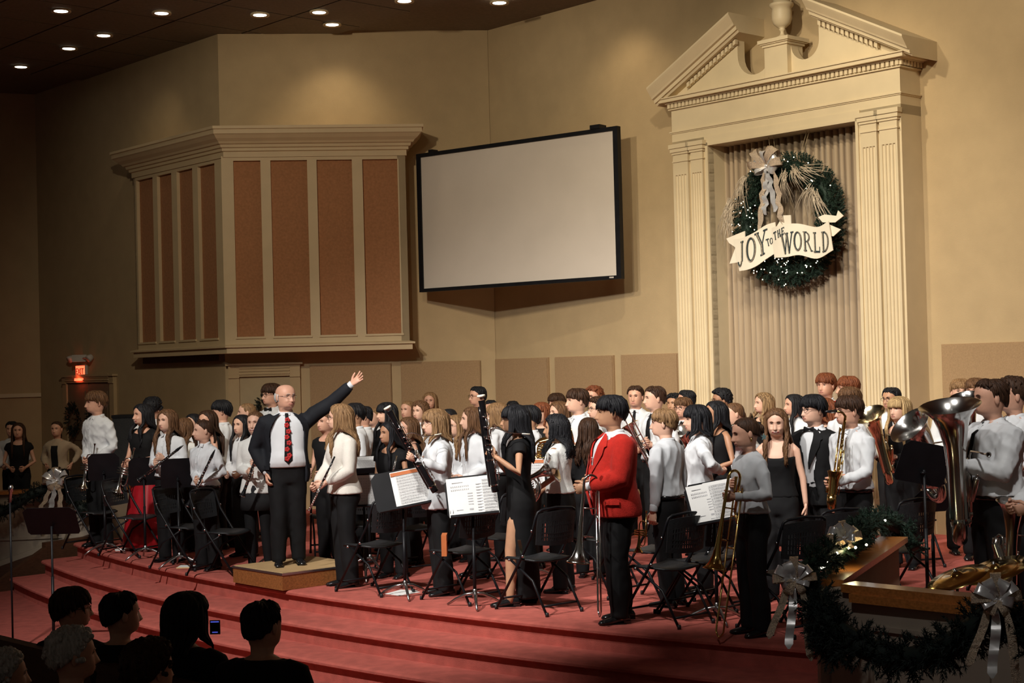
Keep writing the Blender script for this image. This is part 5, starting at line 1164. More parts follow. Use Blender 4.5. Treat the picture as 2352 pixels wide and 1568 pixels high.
# ================================================================ folding chair, music stand
def chair_meshes():
    ms = {}
    # chair faces -y ; seat .44 high
    b = MB(); n = 8; rings = []
    for i in range(n+1):
        x = -.20+.40*i/n; dz = -.018*cos(pi*(i/n-.5)); rings.append([V((x, .19, .44+dz)), V((x, .19, .455+dz)), V((x, -.16, .462+dz)), V((x, -.205, .445+dz)), V((x, -.20, .43+dz)), V((x, -.16, .445+dz))])
    b.loft(rings)
    for i in range(9):
        x = -.16+.04*i
        for j in range(7): b.box((x, -.12+.045*j, .448-.018*cos(pi*((x+.2)/.4-.5))), (.016, .03, .012), None)
    ms['seat'] = b.mesh('seat', M_blackp)
    b = MB()
    def bp(u, v): x = -.205+.41*u; return V((x, .225+.035*v-.05*(1-(2*u-1)**2)*-1+0, .585+.255*v+.02*(1-(2*u-1)**2)*(1 if v > .5 else -.8)))
    def bar(u0, u1, v0, v1):
        n = max(1, int((u1-u0)*10)); pts = [u0+(u1-u0)*i/n for i in range(n+1)]
        b.loft([[bp(u, v0), bp(u, v1), bp(u, v1)+V((0, .008, 0)), bp(u, v0)+V((0, .008, 0))] for u in pts], 0, True, True, False)
    bar(0, 1, 0, .16); bar(0, 1, .86, 1.0); bar(0, .07, .1, .9); bar(.93, 1, .1, .9); bar(.07, .93, .66, .87)
    for i in range(16): u = .085+.83*i/15; bar(u-.014, u+.014, .14, .7)
    for v in (.27, .40, .53): bar(.06, .94, v-.02, v+.02)
    ms['backrest'] = b.mesh('backrest', M_blackp)
    r = .0115; b = MB()
    b.tube([(-.215, -.30, .012), (-.215, .0, .40), (-.215, .19, .66), (-.213, .245, .80), (-.20, .262, .855), (-.165, .268, .872), (0, .272, .885), (.165, .268, .872), (.20, .262, .855), (.213, .245, .80), (.215, .19, .66), (.215, .0, .40), (.215, -.30, .012)], r, 8)
    ms['main_frame'] = b.mesh('main_frame', M_black)
    b = MB(); b.tube([(-.19, .33, .012), (-.19, .16, .28), (-.19, -.12, .43)], r*.95, 8); ms['rear_leg'] = b.mesh('rear_leg', M_black)
    b = MB(); b.tube([(.19, .33, .012), (.19, .16, .28), (.19, -.12, .43)], r*.95, 8); ms['rear_leg2'] = b.mesh('rear_leg', M_black)
    b = MB(); b.tube([(-.19, .285, .08), (.19, .285, .08)], r*.8, 8); ms['cross_bar'] = b.mesh('cross_bar', M_black)
    b = MB(); b.tube([(-.215, -.235, .10), (.215, -.235, .10)], r*.8, 8); ms['cross_bar2'] = b.mesh('cross_bar', M_black)
    for k, (x, y) in enumerate(((-.215, -.305), (.215, -.305), (-.19, .335), (.19, .335))):
        b = MB(); b.lathe([(0, 0), (.015, 0), (.016, .02), (.013, .035), (0, .036)], 10, Matrix.Translation((x, y, 0))); ms['foot%d' % k] = b.mesh('foot_cap', M_blackp)
    b = MB()
    for x in (-.218, .218):
        for y, z in ((-.11, .435), (.07, .48), (.20, .70)): b.lathe([(0, .01), (.011, .008), (.012, -.006)], 10, axes((x, y, z), (1 if x > 0 else -1, 0, 0)))
    ms['rivet'] = b.mesh('rivet', M_steel); return ms
CM = chair_meshes()
def chair(label, x, y, rz, group='black folding chairs on the stage', z=0):
    t = thing('folding_chair', label, 'chair', (x, y, z), rz, group)
    for k, m in CM.items(): link(m.name.split('.')[0], m, t)
    return t
def music_stand(label, x, y, face, tilt=20, hgt=1.05, zf=0.0, sheets=(), wid=.50, dh=.33, roll=0, ps=1.0):
    """desk top-centre height hgt; face = world angle the desk's front (paper side) points to"""
    t = thing('music_stand', label, 'music stand', (x, y, zf), face)
    b = MB(); b.tube([(0, 0, .10), (0, 0, hgt-.25)], .011, 10); b.tube([(0, 0, .10), (0, 0, hgt*.5)], .015, 10); b.build('pole', M_black, t)
    b = MB()
    for k in range(3):
        a = 2*pi*k/3+.5; b.tube([(.012*cos(a), .012*sin(a), .12), (.09*cos(a), .09*sin(a), .105), (.19*cos(a), .19*sin(a), .06), (.27*cos(a), .27*sin(a), .012)], [.012, .014, .012, .009], 8)
    b.lathe([(.02, .09), (.024, .10), (.02, .15), (.012, .16)], 12); b.build('tripod_base', M_nickel, t)
    M = Matrix.Translation((0, 0, hgt-.2)) @ Matrix.Rotation(rad(roll), 4, 'Y') @ Matrix.Rotation(rad(-tilt), 4, 'X')
    b = MB(); w2 = wid/2; pts = [(-w2+.02, -dh/2), (w2-.02, -dh/2), (w2, -dh/2+.03), (w2, dh/2-.05), (w2-.05, dh/2), (-w2+.05, dh/2), (-w2, dh/2-.05), (-w2, -dh/2+.03)]
    b.prism(pts, -.002, .002, lambda a, c, d: M @ V((a, d, c))); b.build('desk', M_black, t)
    b = MB(); b.box((0, -.025, -dh/2), (wid-.04, .055, .004), M); b.box((0, -.05, -dh/2+.008), (wid-.04, .003, .018), M); b.build('lip', M_black, t)
    b = MB(); b.tube([M @ V((0, .01, -.08)), M @ V((0, .05, -.06)), V((0, 0, hgt-.28))], .012, 8); b.build('tilt_bracket', M_black, t)
    return t, Matrix.Translation((x, y, zf)) @ Matrix.Rotation(face, 4, 'Z') @ M
def sheet(label, M, x0, x1, z0, z1, kind='music', y=-.006, seed=0, header=None, cat='sheet music', tint=None):
    """paper lying on a stand's desk; M is the desk matrix"""
    rn = random.Random(seed); c = M @ V(((x0+x1)/2, y, (z0+z1)/2)); t = thing('sheet_music', label, cat, M=Matrix.Translation(c)); Q = Matrix.Translation(-c) @ M
    b = MB(); n = 6; rings = []
    for i in range(n+1):
        x = x0+(x1-x0)*i/n; yy = y-.004*sin(pi*i/n); rings.append([Q @ V((x, yy, z0)), Q @ V((x, yy, z1)), Q @ V((x, yy-.0015, z1)), Q @ V((x, yy-.0015, z0))])
    b.loft(rings, 0, True, True, False); b.build('page', tint or M_paper, t)
    b = MB(); yb = y-.0075; W, H = x1-x0, z1-z0
    if kind == 'music':
        k = 11 if H > .25 else 8
        for i in range(k):
            zc = z1-H*(.12+.80*i/(k-1)) if k > 1 else z1
            for q in range(5): b.box((x0+W*.54, yb, zc+.0045*(q-2)), (W*.80, .0006, .0012), Q)
            for q in range(11): b.box((x0+W*(.18+.07*q+rn.uniform(-.01, .01)), yb-.0004, zc+rn.uniform(-.006, .006)), (.006, .0006, .008), Q)
    elif kind == 'chart':
        for i in range(2):
            for q in range(10):
                b.box((x0+W*(.12+.052*q), yb, z1-H*(.22+.085*i)), (.008, .0006, .012), Q)
        b.box((x0+W*.3, yb, z1-H*.12), (W*.3, .0006, .005), Q)
        for i in range(5): b.box((x0+W*.62, yb, z1-H*(.42+.07*i)), (W*.14, .0006, .007), Q)
        for i in range(10): b.box((x0+W*.88, yb, z1-H*(.2+.075*i)), (W*.16, .0006, .008), Q)
        b.box((x0+W*.62, yb, z0+H*.17), (W*.11, .0006, .014), Q); b.box((x0+W*.3, yb, z0+H*.17), (W*.18, .0006, .005), Q); b.box((x0+W*.6, yb, z0+H*.06), (W*.15, .0006, .005), Q)
        for x in (.02, .10): b.tube([Q @ V((x0+W*x, yb, z0+H*.10)), Q @ V((x0+W*x+.003, yb, z0+H*.16)), Q @ V((x0+W*x, yb, z0+H*.2))], .0018, 4)
    b.build('print', M_print, t, kind='stuff')
    if header: b = MB(); b.box(((x0+x1)/2, yb-.001, z1-.025), (W*.98, .001, .032), Q); b.build('orange_band', M_orange, t)
    return t
# ================================================================ the musicians (image left to right, front rows with their instruments)
def P(*a, **k): return person(*a, **k)
# --- far left, dim
P('person in a white shirt standing half hidden at the left edge behind the parapet', -34, 1012, 20.6, 10, out='shirt', h=1.46, hair=('short', 'b'), detail=0)
P('dark-haired person in a white shirt behind the girl in the square-neck black top, far left', 27, 978, 21.35, 0, out='shirt_g', h=1.48, hair=('short', 'k'), skin=1, detail=0)
P('girl in a square-neck black top standing behind the left parapet', 42, 985, 20.75-.1, 10, sex='f', out='black_top', h=1.48, hair=('long', 'b'), skin=1, detail=0)
P('girl in a beige cardigan over a black camisole behind the silver bow', 130, 985, 20.9, -5, sex='f', out='tan', h=1.48, hair=('tied', 'b'), skin=1, pose='hip', detail=0)
# --- left group
P('tall boy in a white shirt holding a trumpet down, leftmost on the stage edge', 219, 897, 18.7, -38, -58, out='shirt', hair=('mop', 'm'), skin=1, hands=[(0, 192, 1060, -.22), (1, 205, 1064, -.22)], detail=2)
trumpet('silver trumpet held bell down by the tall boy at far left', at(191, 1121, 18.45), at(202, 1020, 18.45))
P('smiling black-haired girl in a black top and long red satin skirt', 326, 926, 18.2, -30, -48, sex='f', out='black_top', hair=('wavy', 'k'), skin=1, hands=[(0, 280, 1070, -.25), (1, 296, 1066, -.25)], extra='red_skirt', smile=2, wd=1.08, detail=2)
trumpet('silver trumpet held bell down by the girl in the red skirt', at(269, 1130, 17.9), at(292, 1028, 17.9))
P('boy with thick black hair and white shirt behind the girl in the red skirt', 351, 913, 19.4, 175, 165, out='shirt', hair=('afro', 'k'), skin=1, pose='down', detail=1)
P('girl with wavy light brown hair, arms folded over a clarinet', 383, 941, 17.0, -22, -32, sex='f', out='shirt', hair=('wavy', 'm'), hands=[(0, 352, 1064, -.24), (1, 368, 1052, -.27)], detail=2, h=1.68)
clarinet('black clarinet tucked across the folded arms of the girl with wavy hair', at(318, 1103, 16.65), at(421, 1022, 16.65), 2)
P('long-haired girl in a short-sleeved white top seen from behind, left group', 424, 958, 18.0, 150, 160, sex='f', out='blouse_s', hair=('wavy', 'm'), pose='down', detail=1)
P('black-haired girl looking out over the shoulder of the clarinettist with tied hair', 443, 948, 18.9, -20, -30, sex='f', out='shirt', hair=('long', 'k'), detail=0)
P('girl with brown hair and bare shoulders behind the clarinettist with tied hair', 475, 940, 17.4, -60, -30, sex='f', out='sleeveless', hair=('long', 'b'), skin=1, detail=1)
P('smiling clarinettist with tied brown hair and white shirt, left group', 465, 960, 16.2, -32, -62, sex='f', out='shirt', hair=('tied', 'b'), skin=0, hands=[(0, 448, 1104, -.24), (1, 458, 1108, -.25)], smile=1, detail=2, h=1.58)
clarinet('black clarinet held low by the clarinettist with tied hair', at(431, 1162, 15.88), at(494, 1032, 15.88), 3)
P('boy with thick straight black hair and white shirt turned away, left group', 507, 918, 18.2, -115, -80, out='shirt', hair=('mop', 'k'), skin=1, pose='front', detail=1)
P('boy with cropped fair hair in profile left of the conductor', 566, 922, 18.9, -70, -82, out='shirt', hair=('buzz', 'l'), skin=0, detail=0)
P('girl with black hair parted over her brow behind the white turtleneck', 554, 950, 17.3, -30, -35, sex='f', out='shirt', hair=('long', 'k'), skin=0, detail=0)
P('girl in a white turtleneck beaming with a clarinet beside the conductor', 586, 943, 15.95, -14, -12, sex='f', out='turtle', hair=('tied', 'm'), skin=0, smile=2, hands=[(0, 570, 1086, -.26), (1, 588, 1064, -.28)], extra='short_skirt', detail=2, h=1.66)
clarinet('black clarinet held by the girl in the white turtleneck', at(557, 1139, 15.62), at(603, 1008, 15.62), 4)
P('boy with dark hair, glasses and a bow tie by the middle door', 622, 880, 19.6, -30, -48, out='shirt', hair=('mop', 'b'), skin=1, tie='bow', glasses='k', detail=1)
P('bald conductor in a dark suit and poppy tie, arm raised toward the band', 655, 878, 15.06, 14, 42, out='suit', hair=('bald', 'g'), skin=1, floor=.17, tie='floral', glasses='m', smile=1, wd=1.13, belly=.045, hands=[(0, 613, 1100, -.10), (1, 838, 858, -.05, 'open')], arm=1.07, pose='down', curl=.45, detail=2, legs=(-.05, .03))
P('girl with brown hair glimpsed between the conductor and the flautist', 747, 941, 16.6, -35, -40, sex='f', out='black_top', hair=('tied', 'm'), skin=1, detail=0)
P('flautist with long blond hair and glasses in a cream sweater', 779, 926, 14.68, -62, -86, sex='f', out='sweater', hair=('wavy', 'l'), skin=0, glasses='k', smile=1, hands=[(0, 716, 1118, -.18), (1, 733, 1116, -.22)], wd=1.06, detail=2)
flute('flute with dark upper half held low by the flautist in the cream sweater', at(709, 1173, 14.36), at(769, 1048, 14.36))
P('black-haired boy in a white shirt just behind the flautist', 813, 925, 17.0, -75, -70, out='shirt', hair=('mop', 'k'), skin=2, detail=1)
P('second black-haired boy in white behind the first, left of the bassoons', 833, 931, 18.0, -95, -75, out='shirt', hair=('short', 'k'), skin=1, detail=0)
P('girl with fair brown hair frowning beside the black-fringed girl', 858, 934, 19.4, -25, -40, sex='f', out='shirt', hair=('tied', 'l'), skin=0, detail=0)
P('pale girl with a black fringe and dark grey top behind the left bassoon', 887, 922, 17.5, -40, -62, sex='f', out='black_long', hair=('bangs', 'k'), skin=0, smile=1, detail=1)
P('girl with long straight black hair in a scooped black velvet dress', 893, 970, 15.2, -28, -52, sex='f', out='black_top', hair=('long', 'k'), skin=3, hands=[(0, 868, 1130, -.2), (1, 884, 1122, -.26)], detail=2, h=1.54)
flute('silver flute top rising in front of the girl in the black velvet dress', at(884, 1160, 14.95), at(911, 1046, 14.95), 3, False)
P('brown-haired girl leftmost of the two faces above the left bassoonist', 936, 918, 19.9, -20, -35, sex='f', out='shirt', hair=('tied', 'l'), skin=1, detail=0)
P('bright-faced girl with curly auburn hair and white collar above the left bassoonist', 964, 920, 19.0, -15, -35, sex='f', out='shirt', hair=('curlylong', 'm'), skin=0, detail=0)
P('older fair-haired person standing at the back under the screen corner', 987, 899, 21.9, -5, -8, sex='f', out='black_long', hair=('long', 'l'), skin=1, smile=1, detail=0)
P('girl with curly brown hair, glasses and bare shoulder crossed by the left bassoon', 937, 956, 16.3, -70, -55, sex='f', out='sleeveless', hair=('wavy', 'm'), skin=1, glasses='m', detail=1)
P('bassoonist with short light brown hair and glasses in an untucked white shirt', 998, 938, 13.98, -72, -68, sex='f', out='untucked', hair=('bob', 'l'), skin=0, glasses='m', hands=[(0, 962, 1062, -.20), (1, 946, 1050, -.46)], wd=1.08, detail=2)
bassoon('black bassoon with ivory bell ring slanting left, left of the two', at(890, 936, 13.52), at(962, 1062, 13.56), [at(1002, 998, 13.62), at(975, 1002, 13.57), at(950, 994, 13.56), at(932, 998, 13.55), at(930, 1012, 13.55)])
P('girl with dark skin and hair drawn back behind the left bassoonist', 1030, 936, 17.9, -30, -42, sex='f', out='sleeveless', hair=('tied', 'k'), skin=4, detail=0)
P('girl with glasses and wavy honey-blond hair beside the straight-haired girl', 1047, 951, 16.4, -35, -50, sex='f', out='shirt', hair=('wavy', 'l'), skin=0, glasses='m', detail=1)
P('girl with very long straight brown hair in profile between the bassoons', 1083, 932, 15.1, -60, -80, sex='f', out='shirt', hair=('long', 'm'), skin=0, detail=1)
P('man with glasses and cropped black hair at the back by the right bassoon', 1096, 886, 20.9, -30, -62, out='shirt_g', hair=('short', 'k'), skin=1, glasses='k', detail=0)
P('dark-haired person mostly hidden by the right bassoon', 1127, 917, 20.2, -10, out='shirt_g', hair=('short', 'k'), skin=1, detail=0)
P('strawberry-blond girl in a white shirt right behind the right bassoon', 1141, 924, 16.4, -110, -105, sex='f', out='shirt', hair=('bob', 'l'), skin=0, detail=1)
P('bassoonist with straight black hair in a slit black dress', 1181, 927, 13.28, -86, -88, sex='f', out='dress', hair=('bangs', 'k'), skin=2, glasses='m', hands=[(0, 1128, 1052, -.10), (1, 1124, 1040, -.27)], legs=(.02, -.13), detail=2)
bassoon('black bassoon with ivory bell ring standing nearly upright, right of the two', at(1105, 909, 13.02), at(1126, 1050, 13.04), [at(1204, 996, 13.06), at(1170, 993, 13.03), at(1142, 984, 13.03), at(1129, 984, 13.03), at(1126, 996, 13.03)], 2)
P('person at the back whose crown shows over the black-haired bassoonist', 1177, 919, 21.0, -10, out='shirt_g', hair=('short', 'k'), skin=1, detail=0)
P('black-haired boy in a white shirt behind the slit-dress bassoonist', 1213, 930, 15.6, -100, -95, out='shirt', hair=('mop', 'k'), skin=2, glasses='k', hands=[(0, 1222, 1040, -.2), (1, 1230, 1045, -.2)], detail=1)
horn('brass french horn beside the black-haired boy in the white shirt', at(1250, 1035, 14.85), (-.5, -.8, .2), (0, 0, 1), M_brass, 1.0)
P('auburn-haired girl with a shaggy fringe in a black top', 1243, 924, 17.9, -20, -40, sex='f', out='black_long', hair=('shag', 'r'), skin=0, detail=1)
P('person with dark brown hair peeping above the brown-haired girl', 1277, 903, 20.6, -20, -60, sex='f', out='black_top', hair=('shag', 'b'), skin=1, detail=0)
P('girl with brown hair and a lit forehead above the curly-haired hornist', 1282, 920, 17.0, -50, -62, sex='f', out='black_top', hair=('wavy', 'm'), skin=0, detail=1)
P('hornist with curly black hair in a short-sleeved white blouse', 1276, 962, 13.95, -112, -95, sex='f', out='blouse_s', hair=('curlylong', 'k'), skin=2, hands=[(0, 1228, 1135, .0), (1, 1212, 1137, -.18)], wd=1.05, detail=2, h=1.60)
horn('silver and brass french horn held low by the curly-haired hornist', at(1224, 1122, 13.7), (-.85, -.5, .1), (0, .2, 1), M_silver, .98)
P('boy with a brown fringe and patterned tie standing tall left of the red blazer', 1324, 890, 16.3, -50, -72, out='shirt', hair=('fringe', 'b'), skin=0, tie='pattern', hands=[(0, 1318, 1030, -.3), (1, 1322, 1040, -.3)], wd=1.08, detail=1)
P('person with red hair and glasses at the back above the red blazer', 1363, 886, 19.2, -20, -40, sex='f', out='shirt', hair=('curly', 'r'), skin=1, glasses='k', detail=0)
P('curly brown-haired person with round black glasses peeping beside the blazer', 1372, 911, 17.0, -50, -68, sex='m', out='shirt', hair=('curly', 'b'), skin=0, glasses='k', detail=0)
P('girl with long brown hair in a black top seen from behind, left of the blazer', 1351, 957, 14.9, 165, 170, sex='f', out='black_long', hair=('wavy', 'b'), skin=1, pose='front', detail=1)
horn('brass french horn shining between the fringed boy and the girl in black', at(1326, 1048, 15.2), (-.3, -.9, .3), (0, 0, 1), M_brass, .95)
P('stout boy in a scarlet blazer with crest, black hair over his brow', 1402, 907, 12.25, -76, -88, out='blazer', hair=('mop', 'k'), skin=2, wd=1.30, belly=.075, hands=[(0, 1342, 1108, .05), (1, 1332, 1122, -.22)], detail=2, legs=(.05, -.05))
trombone('silver trombone held bell down by the boy in the scarlet blazer', at(1328, 1291, 11.95), at(1343, 1090, 11.95), at(1377, 1402, 12.0), M_silver, .095)
P('boy with short dark hair and black tie, farther of the two by the portal', 1459, 884, 18.4, -20, -22, out='shirt', hair=('short', 'b'), skin=1, tie='tie', detail=1)
P('boy in profile with black tie holding a silver trombone', 1502, 885, 16.6, -48, -75, out='shirt', hair=('short', 'b'), skin=0, tie='tie', hands=[(0, 1478, 1018, -.28), (1, 1488, 1022, -.32)], detail=1)
trombone('silver trombone slanting across the boy in the black tie', at(1446, 975, 16.3), at(1502, 1078, 16.2), at(1428, 930, 16.1), M_silver, .10)
P('fair-brown-haired boy in a white shirt seen from behind, right of the blazer', 1523, 936, 13.0, -125, -105, out='shirt_g', hair=('fringe', 'l'), skin=0, pose='down', wd=1.0, detail=2)
trumpet('brass trumpet hanging bell down below the blazer hem', at(1466, 1268, 12.6), at(1470, 1175, 12.6), M_brass)
P('boy with curly dark hair smiling behind the round-glasses girl', 1547, 903, 19.6, -25, -35, out='shirt', hair=('curly', 'k'), skin=2, smile=1, detail=0)
P('person with a smooth black cap of hair by the left pilasters', 1575, 894, 19.0, -60, -90, out='shirt', hair=('short', 'k'), skin=1, detail=0)
P('brown-haired baritone player with black glasses and tie', 1568, 910, 17.4, -30, -42, out='shirt', hair=('fringe', 'm'), skin=1, glasses='k', tie='tie', hands=[(0, 1560, 1060, -.3), (1, 1585, 1050, -.3)], detail=1)
tuba('silver baritone horn with dark bell facing left beside the bobbed girl', at(1588, 1110, 16.9), at(1582, 985, 16.9), (-.85, -.5, .3), (0, -1, 0), M_silver, .62, cat='baritone horn', bellr=.24)
P('girl with a wavy black bob in a white shirt, hand on hip', 1598, 930, 13.7, -95, -84, sex='f', out='shirt', hair=('shag', 'k'), skin=0, tie='bow', smile=1, hands=[(1, 1668, 1080, -.15)], pose='front', wd=1.1, detail=2)
P('woman with very long black hair in a sleeveless black top', 1642, 918, 15.2, -62, -70, sex='f', out='sleeveless', hair=('long', 'k'), skin=3, detail=1)
P('person with tight black curls and glasses before the curtain', 1655, 893, 18.5, -40, -80, out='shirt', hair=('afro', 'k'), skin=3, glasses='k', detail=0)
P('brown-haired hornist in white with a black hair bow', 1684, 922, 16.1, -50, -80, sex='f', out='shirt', hair=('tied', 'm'), skin=0, hands=[(0, 1682, 1010, -.25), (1, 1700, 1015, -.25)], detail=1)
horn('tarnished silver french horn held high by the girl with the hair bow', at(1688, 992, 15.7), (-.6, -.7, .3), (0, 0, 1), M_silver, .7)
P('girl with wavy brown and gold streaked hair before the curtain', 1752, 900, 18.0, -40, -72, sex='f', out='black_top', hair=('wavy', 's'), skin=0, detail=1)
tl = P('trombonist with dark hair in a bun and pale grey blouse, rightmost at the stage edge', 1713, 955, 11.5, -68, -78, sex='f', out='blouse', hair=('bun', 'b'), skin=1, pitch=8, smile=1, hands=[(0, 1676, 1112, -.05), (1, 1674, 1143, -.24)], detail=2)
trombone('brass trombone held bell down by the trombonist in the grey blouse', at(1641, 1307, 11.2), at(1676, 1078, 11.25), at(1653, 1450, 11.25), M_brass, .09)
root, Mw, s, T, Tb = tl
b = MB(); q = T(V((.045, .115, 1.60))); st = [(.028*(1 if k % 2 == 0 else .42)*cos(pi/2+k*pi/5), .028*(1 if k % 2 == 0 else .42)*sin(pi/2+k*pi/5)) for k in range(10)]
b.prism(st, 0, .006, lambda a, c, d: q+V((d+.02, a, c))); b.build('star_hair_clip', mat('teal_plastic', (.18, .30, .31), .3), root)
b = MB(); b.lathe([(0, .02), (.004, .018), (.004, .006), (.006, 0), (.005, -.006), (0, -.01)], 8, Matrix.Translation(T(V((.085, .008, 1.59))))); b.build('earring', M_brass, root)
P('smiling girl with long coppery hair in a strappy black dress', 1782, 936, 13.1, -22, -16, sex='f', out='strap', hair=('wavy', 'm'), skin=0, smile=2, pitch=6, pose='down', detail=2)
P('dark-haired girl in white gazing up behind the smiling girl', 1822, 903, 17.2, -50, -75, sex='f', out='shirt', hair=('long', 'k'), skin=1, detail=1)
P('black-haired boy with glasses in a black tuxedo and bow tie', 1866, 905, 13.3, -48, -62, out='tux', hair=('mop', 'k'), skin=0, glasses='k', tie='bow', pose='down', detail=2)
P('girl with long auburn hair behind the tuxedo boy', 1890, 912, 15.3, -100, -105, sex='f', out='black_long', hair=('wavy', 'r'), skin=0, detail=0)
P('tall boy with an auburn bowl cut and red blazer before the curtain', 1896, 856, 17.9, -30, -42, out='blazer_b', hair=('mop', 'r'), skin=1, detail=0)
P('boy whose dark auburn crown shows beside the red blazer at the back', 1946, 862, 17.1, -40, -90, out='shirt', hair=('fringe', 'r'), skin=1, detail=0)
P('tall boy with brown side-parted hair and glasses above the saxophone', 1950, 886, 14.9, -45, -50, out='shirt', hair=('fringe', 'm'), skin=1, glasses='m', tie='tie', wd=1.08, detail=1)
P('saxophonist with dark fringe and glasses in a white shirt', 1948, 908, 12.65, -58, -76, out='shirt', hair=('fringe', 'b'), skin=1, glasses='k', hands=[(0, 1926, 1100, -.18), (1, 1912, 1112, -.28)], detail=2, h=1.74)
saxophone('brass tenor saxophone with black mouthpiece held by the fringed boy', at(1940, 968, 12.5), at(1916, 1150, 12.4), (-.5, -.85, 0), (-.9, -.25, .0), M_brass, .9)
P('man with flat black hair, black glasses and tie by the right pilasters', 2046, 888, 16.8, -22, -52, out='shirt', hair=('short', 'k'), skin=2, glasses='k', tie='tie', detail=1)
P('blond girl with a fringe in a black off-shoulder dress', 2064, 908, 14.9, -30, -52, sex='f', out='offshoulder', hair=('bangs', 'y'), skin=0, hands=[(0, 2040, 1060, -.2), (1, 2046, 1050, -.3)], detail=2)
tuba('silver-gold baritone horn slanting before the blond girl', at(2046, 1112, 14.5), at(2002, 948, 14.5), (-.5, -.5, .6), (-.2, -1, 0), M_champ, .72, cat='baritone horn', bellr=.22)
P('tall boy with fair brown hair above the large tuba, left of the two', 2205, 868, 15.9, 0, -8, out='shirt', hair=('fringe', 'l'), skin=0, wd=1.15, detail=0)
P('boy with brown hair half hidden beside him above the large tuba', 2240, 866, 15.4, -20, -40, out='shirt', hair=('fringe', 'm'), skin=1, detail=0)
P('stout tuba player with dark hair and black tie in a white shirt', 2272, 868, 11.0, -76, -84, out='shirt', hair=('short', 'b'), skin=1, wd=1.30, belly=.05, tie='tie', hands=[(0, 2186, 1052, .08), (1, 2190, 1062, -.22)], detail=2)
tuba('large silver tuba with wide bell held upright by the stout player', at(2207, 1250, 10.75), at(2188, 930, 10.75), (-.25, -.35, .9), (-.25, -1, 0), M_silver, 1.0, bellr=.215)
tuba('silver tuba leaning left with its bell mouth facing the left', at(2172, 1150, 12.3), at(2110, 965, 12.2), (-.8, -.35, .35), (.5, -.8, 0), M_silver, .82, bellr=.22)
tuba('small brass-lined tuba with dark bell mouth behind the tuba player', at(2240, 1090, 12.6), at(2222, 912, 12.6), (-.35, -.55, .8), (.8, -.5, 0), M_silver, .7, bellr=.2)
P('heavy boy with tousled dark brown hair in a white shirt at the right edge', 2322, 866, 11.95, -80, -88, out='shirt', hair=('curly', 'b'), skin=1, wd=1.28, belly=.04, hands=[(1, 2338, 1075, -.3)], detail=2)
P('person in a white shirt cut by the right edge, arm forward', 2398, 905, 10.2, -85, -85, out='shirt', hair=('short', 'b'), skin=1, wd=1.1, detail=1)
tuba('silver tuba resting low at the right edge behind the cymbals', at(2318, 1385, 10.4), at(2326, 1150, 10.4), (0, -.3, .95), (.6, -.8, 0), M_silver, .72, bellr=.16)
# crest on the blazer
cr = thing('crest_badge', 'small white shield crest on the breast of the scarlet blazer', 'badge', at(1361, 1058, 11.86)); 
b = MB(); b.prism([(-.028, .03), (.028, .03), (.03, 0), (.018, -.028), (0, -.038), (-.018, -.028), (-.03, 0)], 0, .004, lambda a, c, d: V((-.35*a*1.0, -.94*a*0-.0, 0))+V((a*.55, -a*.55, c))+V((-.7*d, -.7*d, 0))); b.build('shield', C['grey'], cr)
b = MB()
for x0, z0, x1, z1 in ((-.012, .018, -.012, -.02), (-.012, .018, .012, .018), (.012, .018, .012, .004), (-.012, .002, .012, .002), (.0, .0, .012, -.02)):
    b.tube([V((x0*.55-.004, -x0*.55-.004, z0)), V((x1*.55-.004, -x1*.55-.004, z1))], .003, 4)
b.build('emblem', C['red'], cr)
# ---------------------------------------------------------------- audience in the dark, seen from behind
def seatd(lab, px, top, D, yaw, hy, **k): return person(lab, px, top, D, yaw, hy, seated=True, shoes=False, pose='lap', detail=1, **k)
seatd('seated listener with short dark hair and glasses, leftmost of the front pew', 165, 1347, 9.55, 165, 112, out='black_long', hair=('mop', 'b'), skin=1, glasses='k')
seatd('seated listener with a round cropped head, second in the front pew', 278, 1356, 9.05, 160, 125, out='black_long', hair=('short', 'k'), skin=1, wd=1.05)
seatd('large seated listener with long dark hair raising a phone', 428, 1358, 8.6, 160, 140, sex='f', out='black_long', hair=('bob', 'k'), skin=1, wd=1.35)
seatd('seated listener with short black hair, rightmost of the front pew', 603, 1376, 8.1, 165, 150, out='black_long', hair=('short', 'k'), skin=1, wd=1.15)
seatd('white-haired listener in the nearer pew, bottom left', 168, 1440, 7.6, 150, 118, out='black_long', hair=('curly', 'g'), skin=1)
seatd('dark curly-haired listener in the nearer pew beside the white-haired one', 345, 1470, 7.1, 165, 140, out='black_long', hair=('afro', 'b'), skin=1)
seatd('grey-haired listener cut by the bottom left corner', 12, 1490, 7.9, 150, 120, out='black_long', hair=('curly', 'g'), skin=1)
ph = thing('phone', 'small phone with a blue-lit screen held up by the large listener', 'phone', at(494, 1440, 8.25)); b = MB(); b.box((0, 0, 0), (.055, .010, .075)); b.build('case', M_black, ph)
b = MB(); b.box((0, -.0062, .030), (.044, .002, .006)); b.box((0, -.0062, -.026), (.030, .002, .005)); b.build('screen', M_phone, ph)
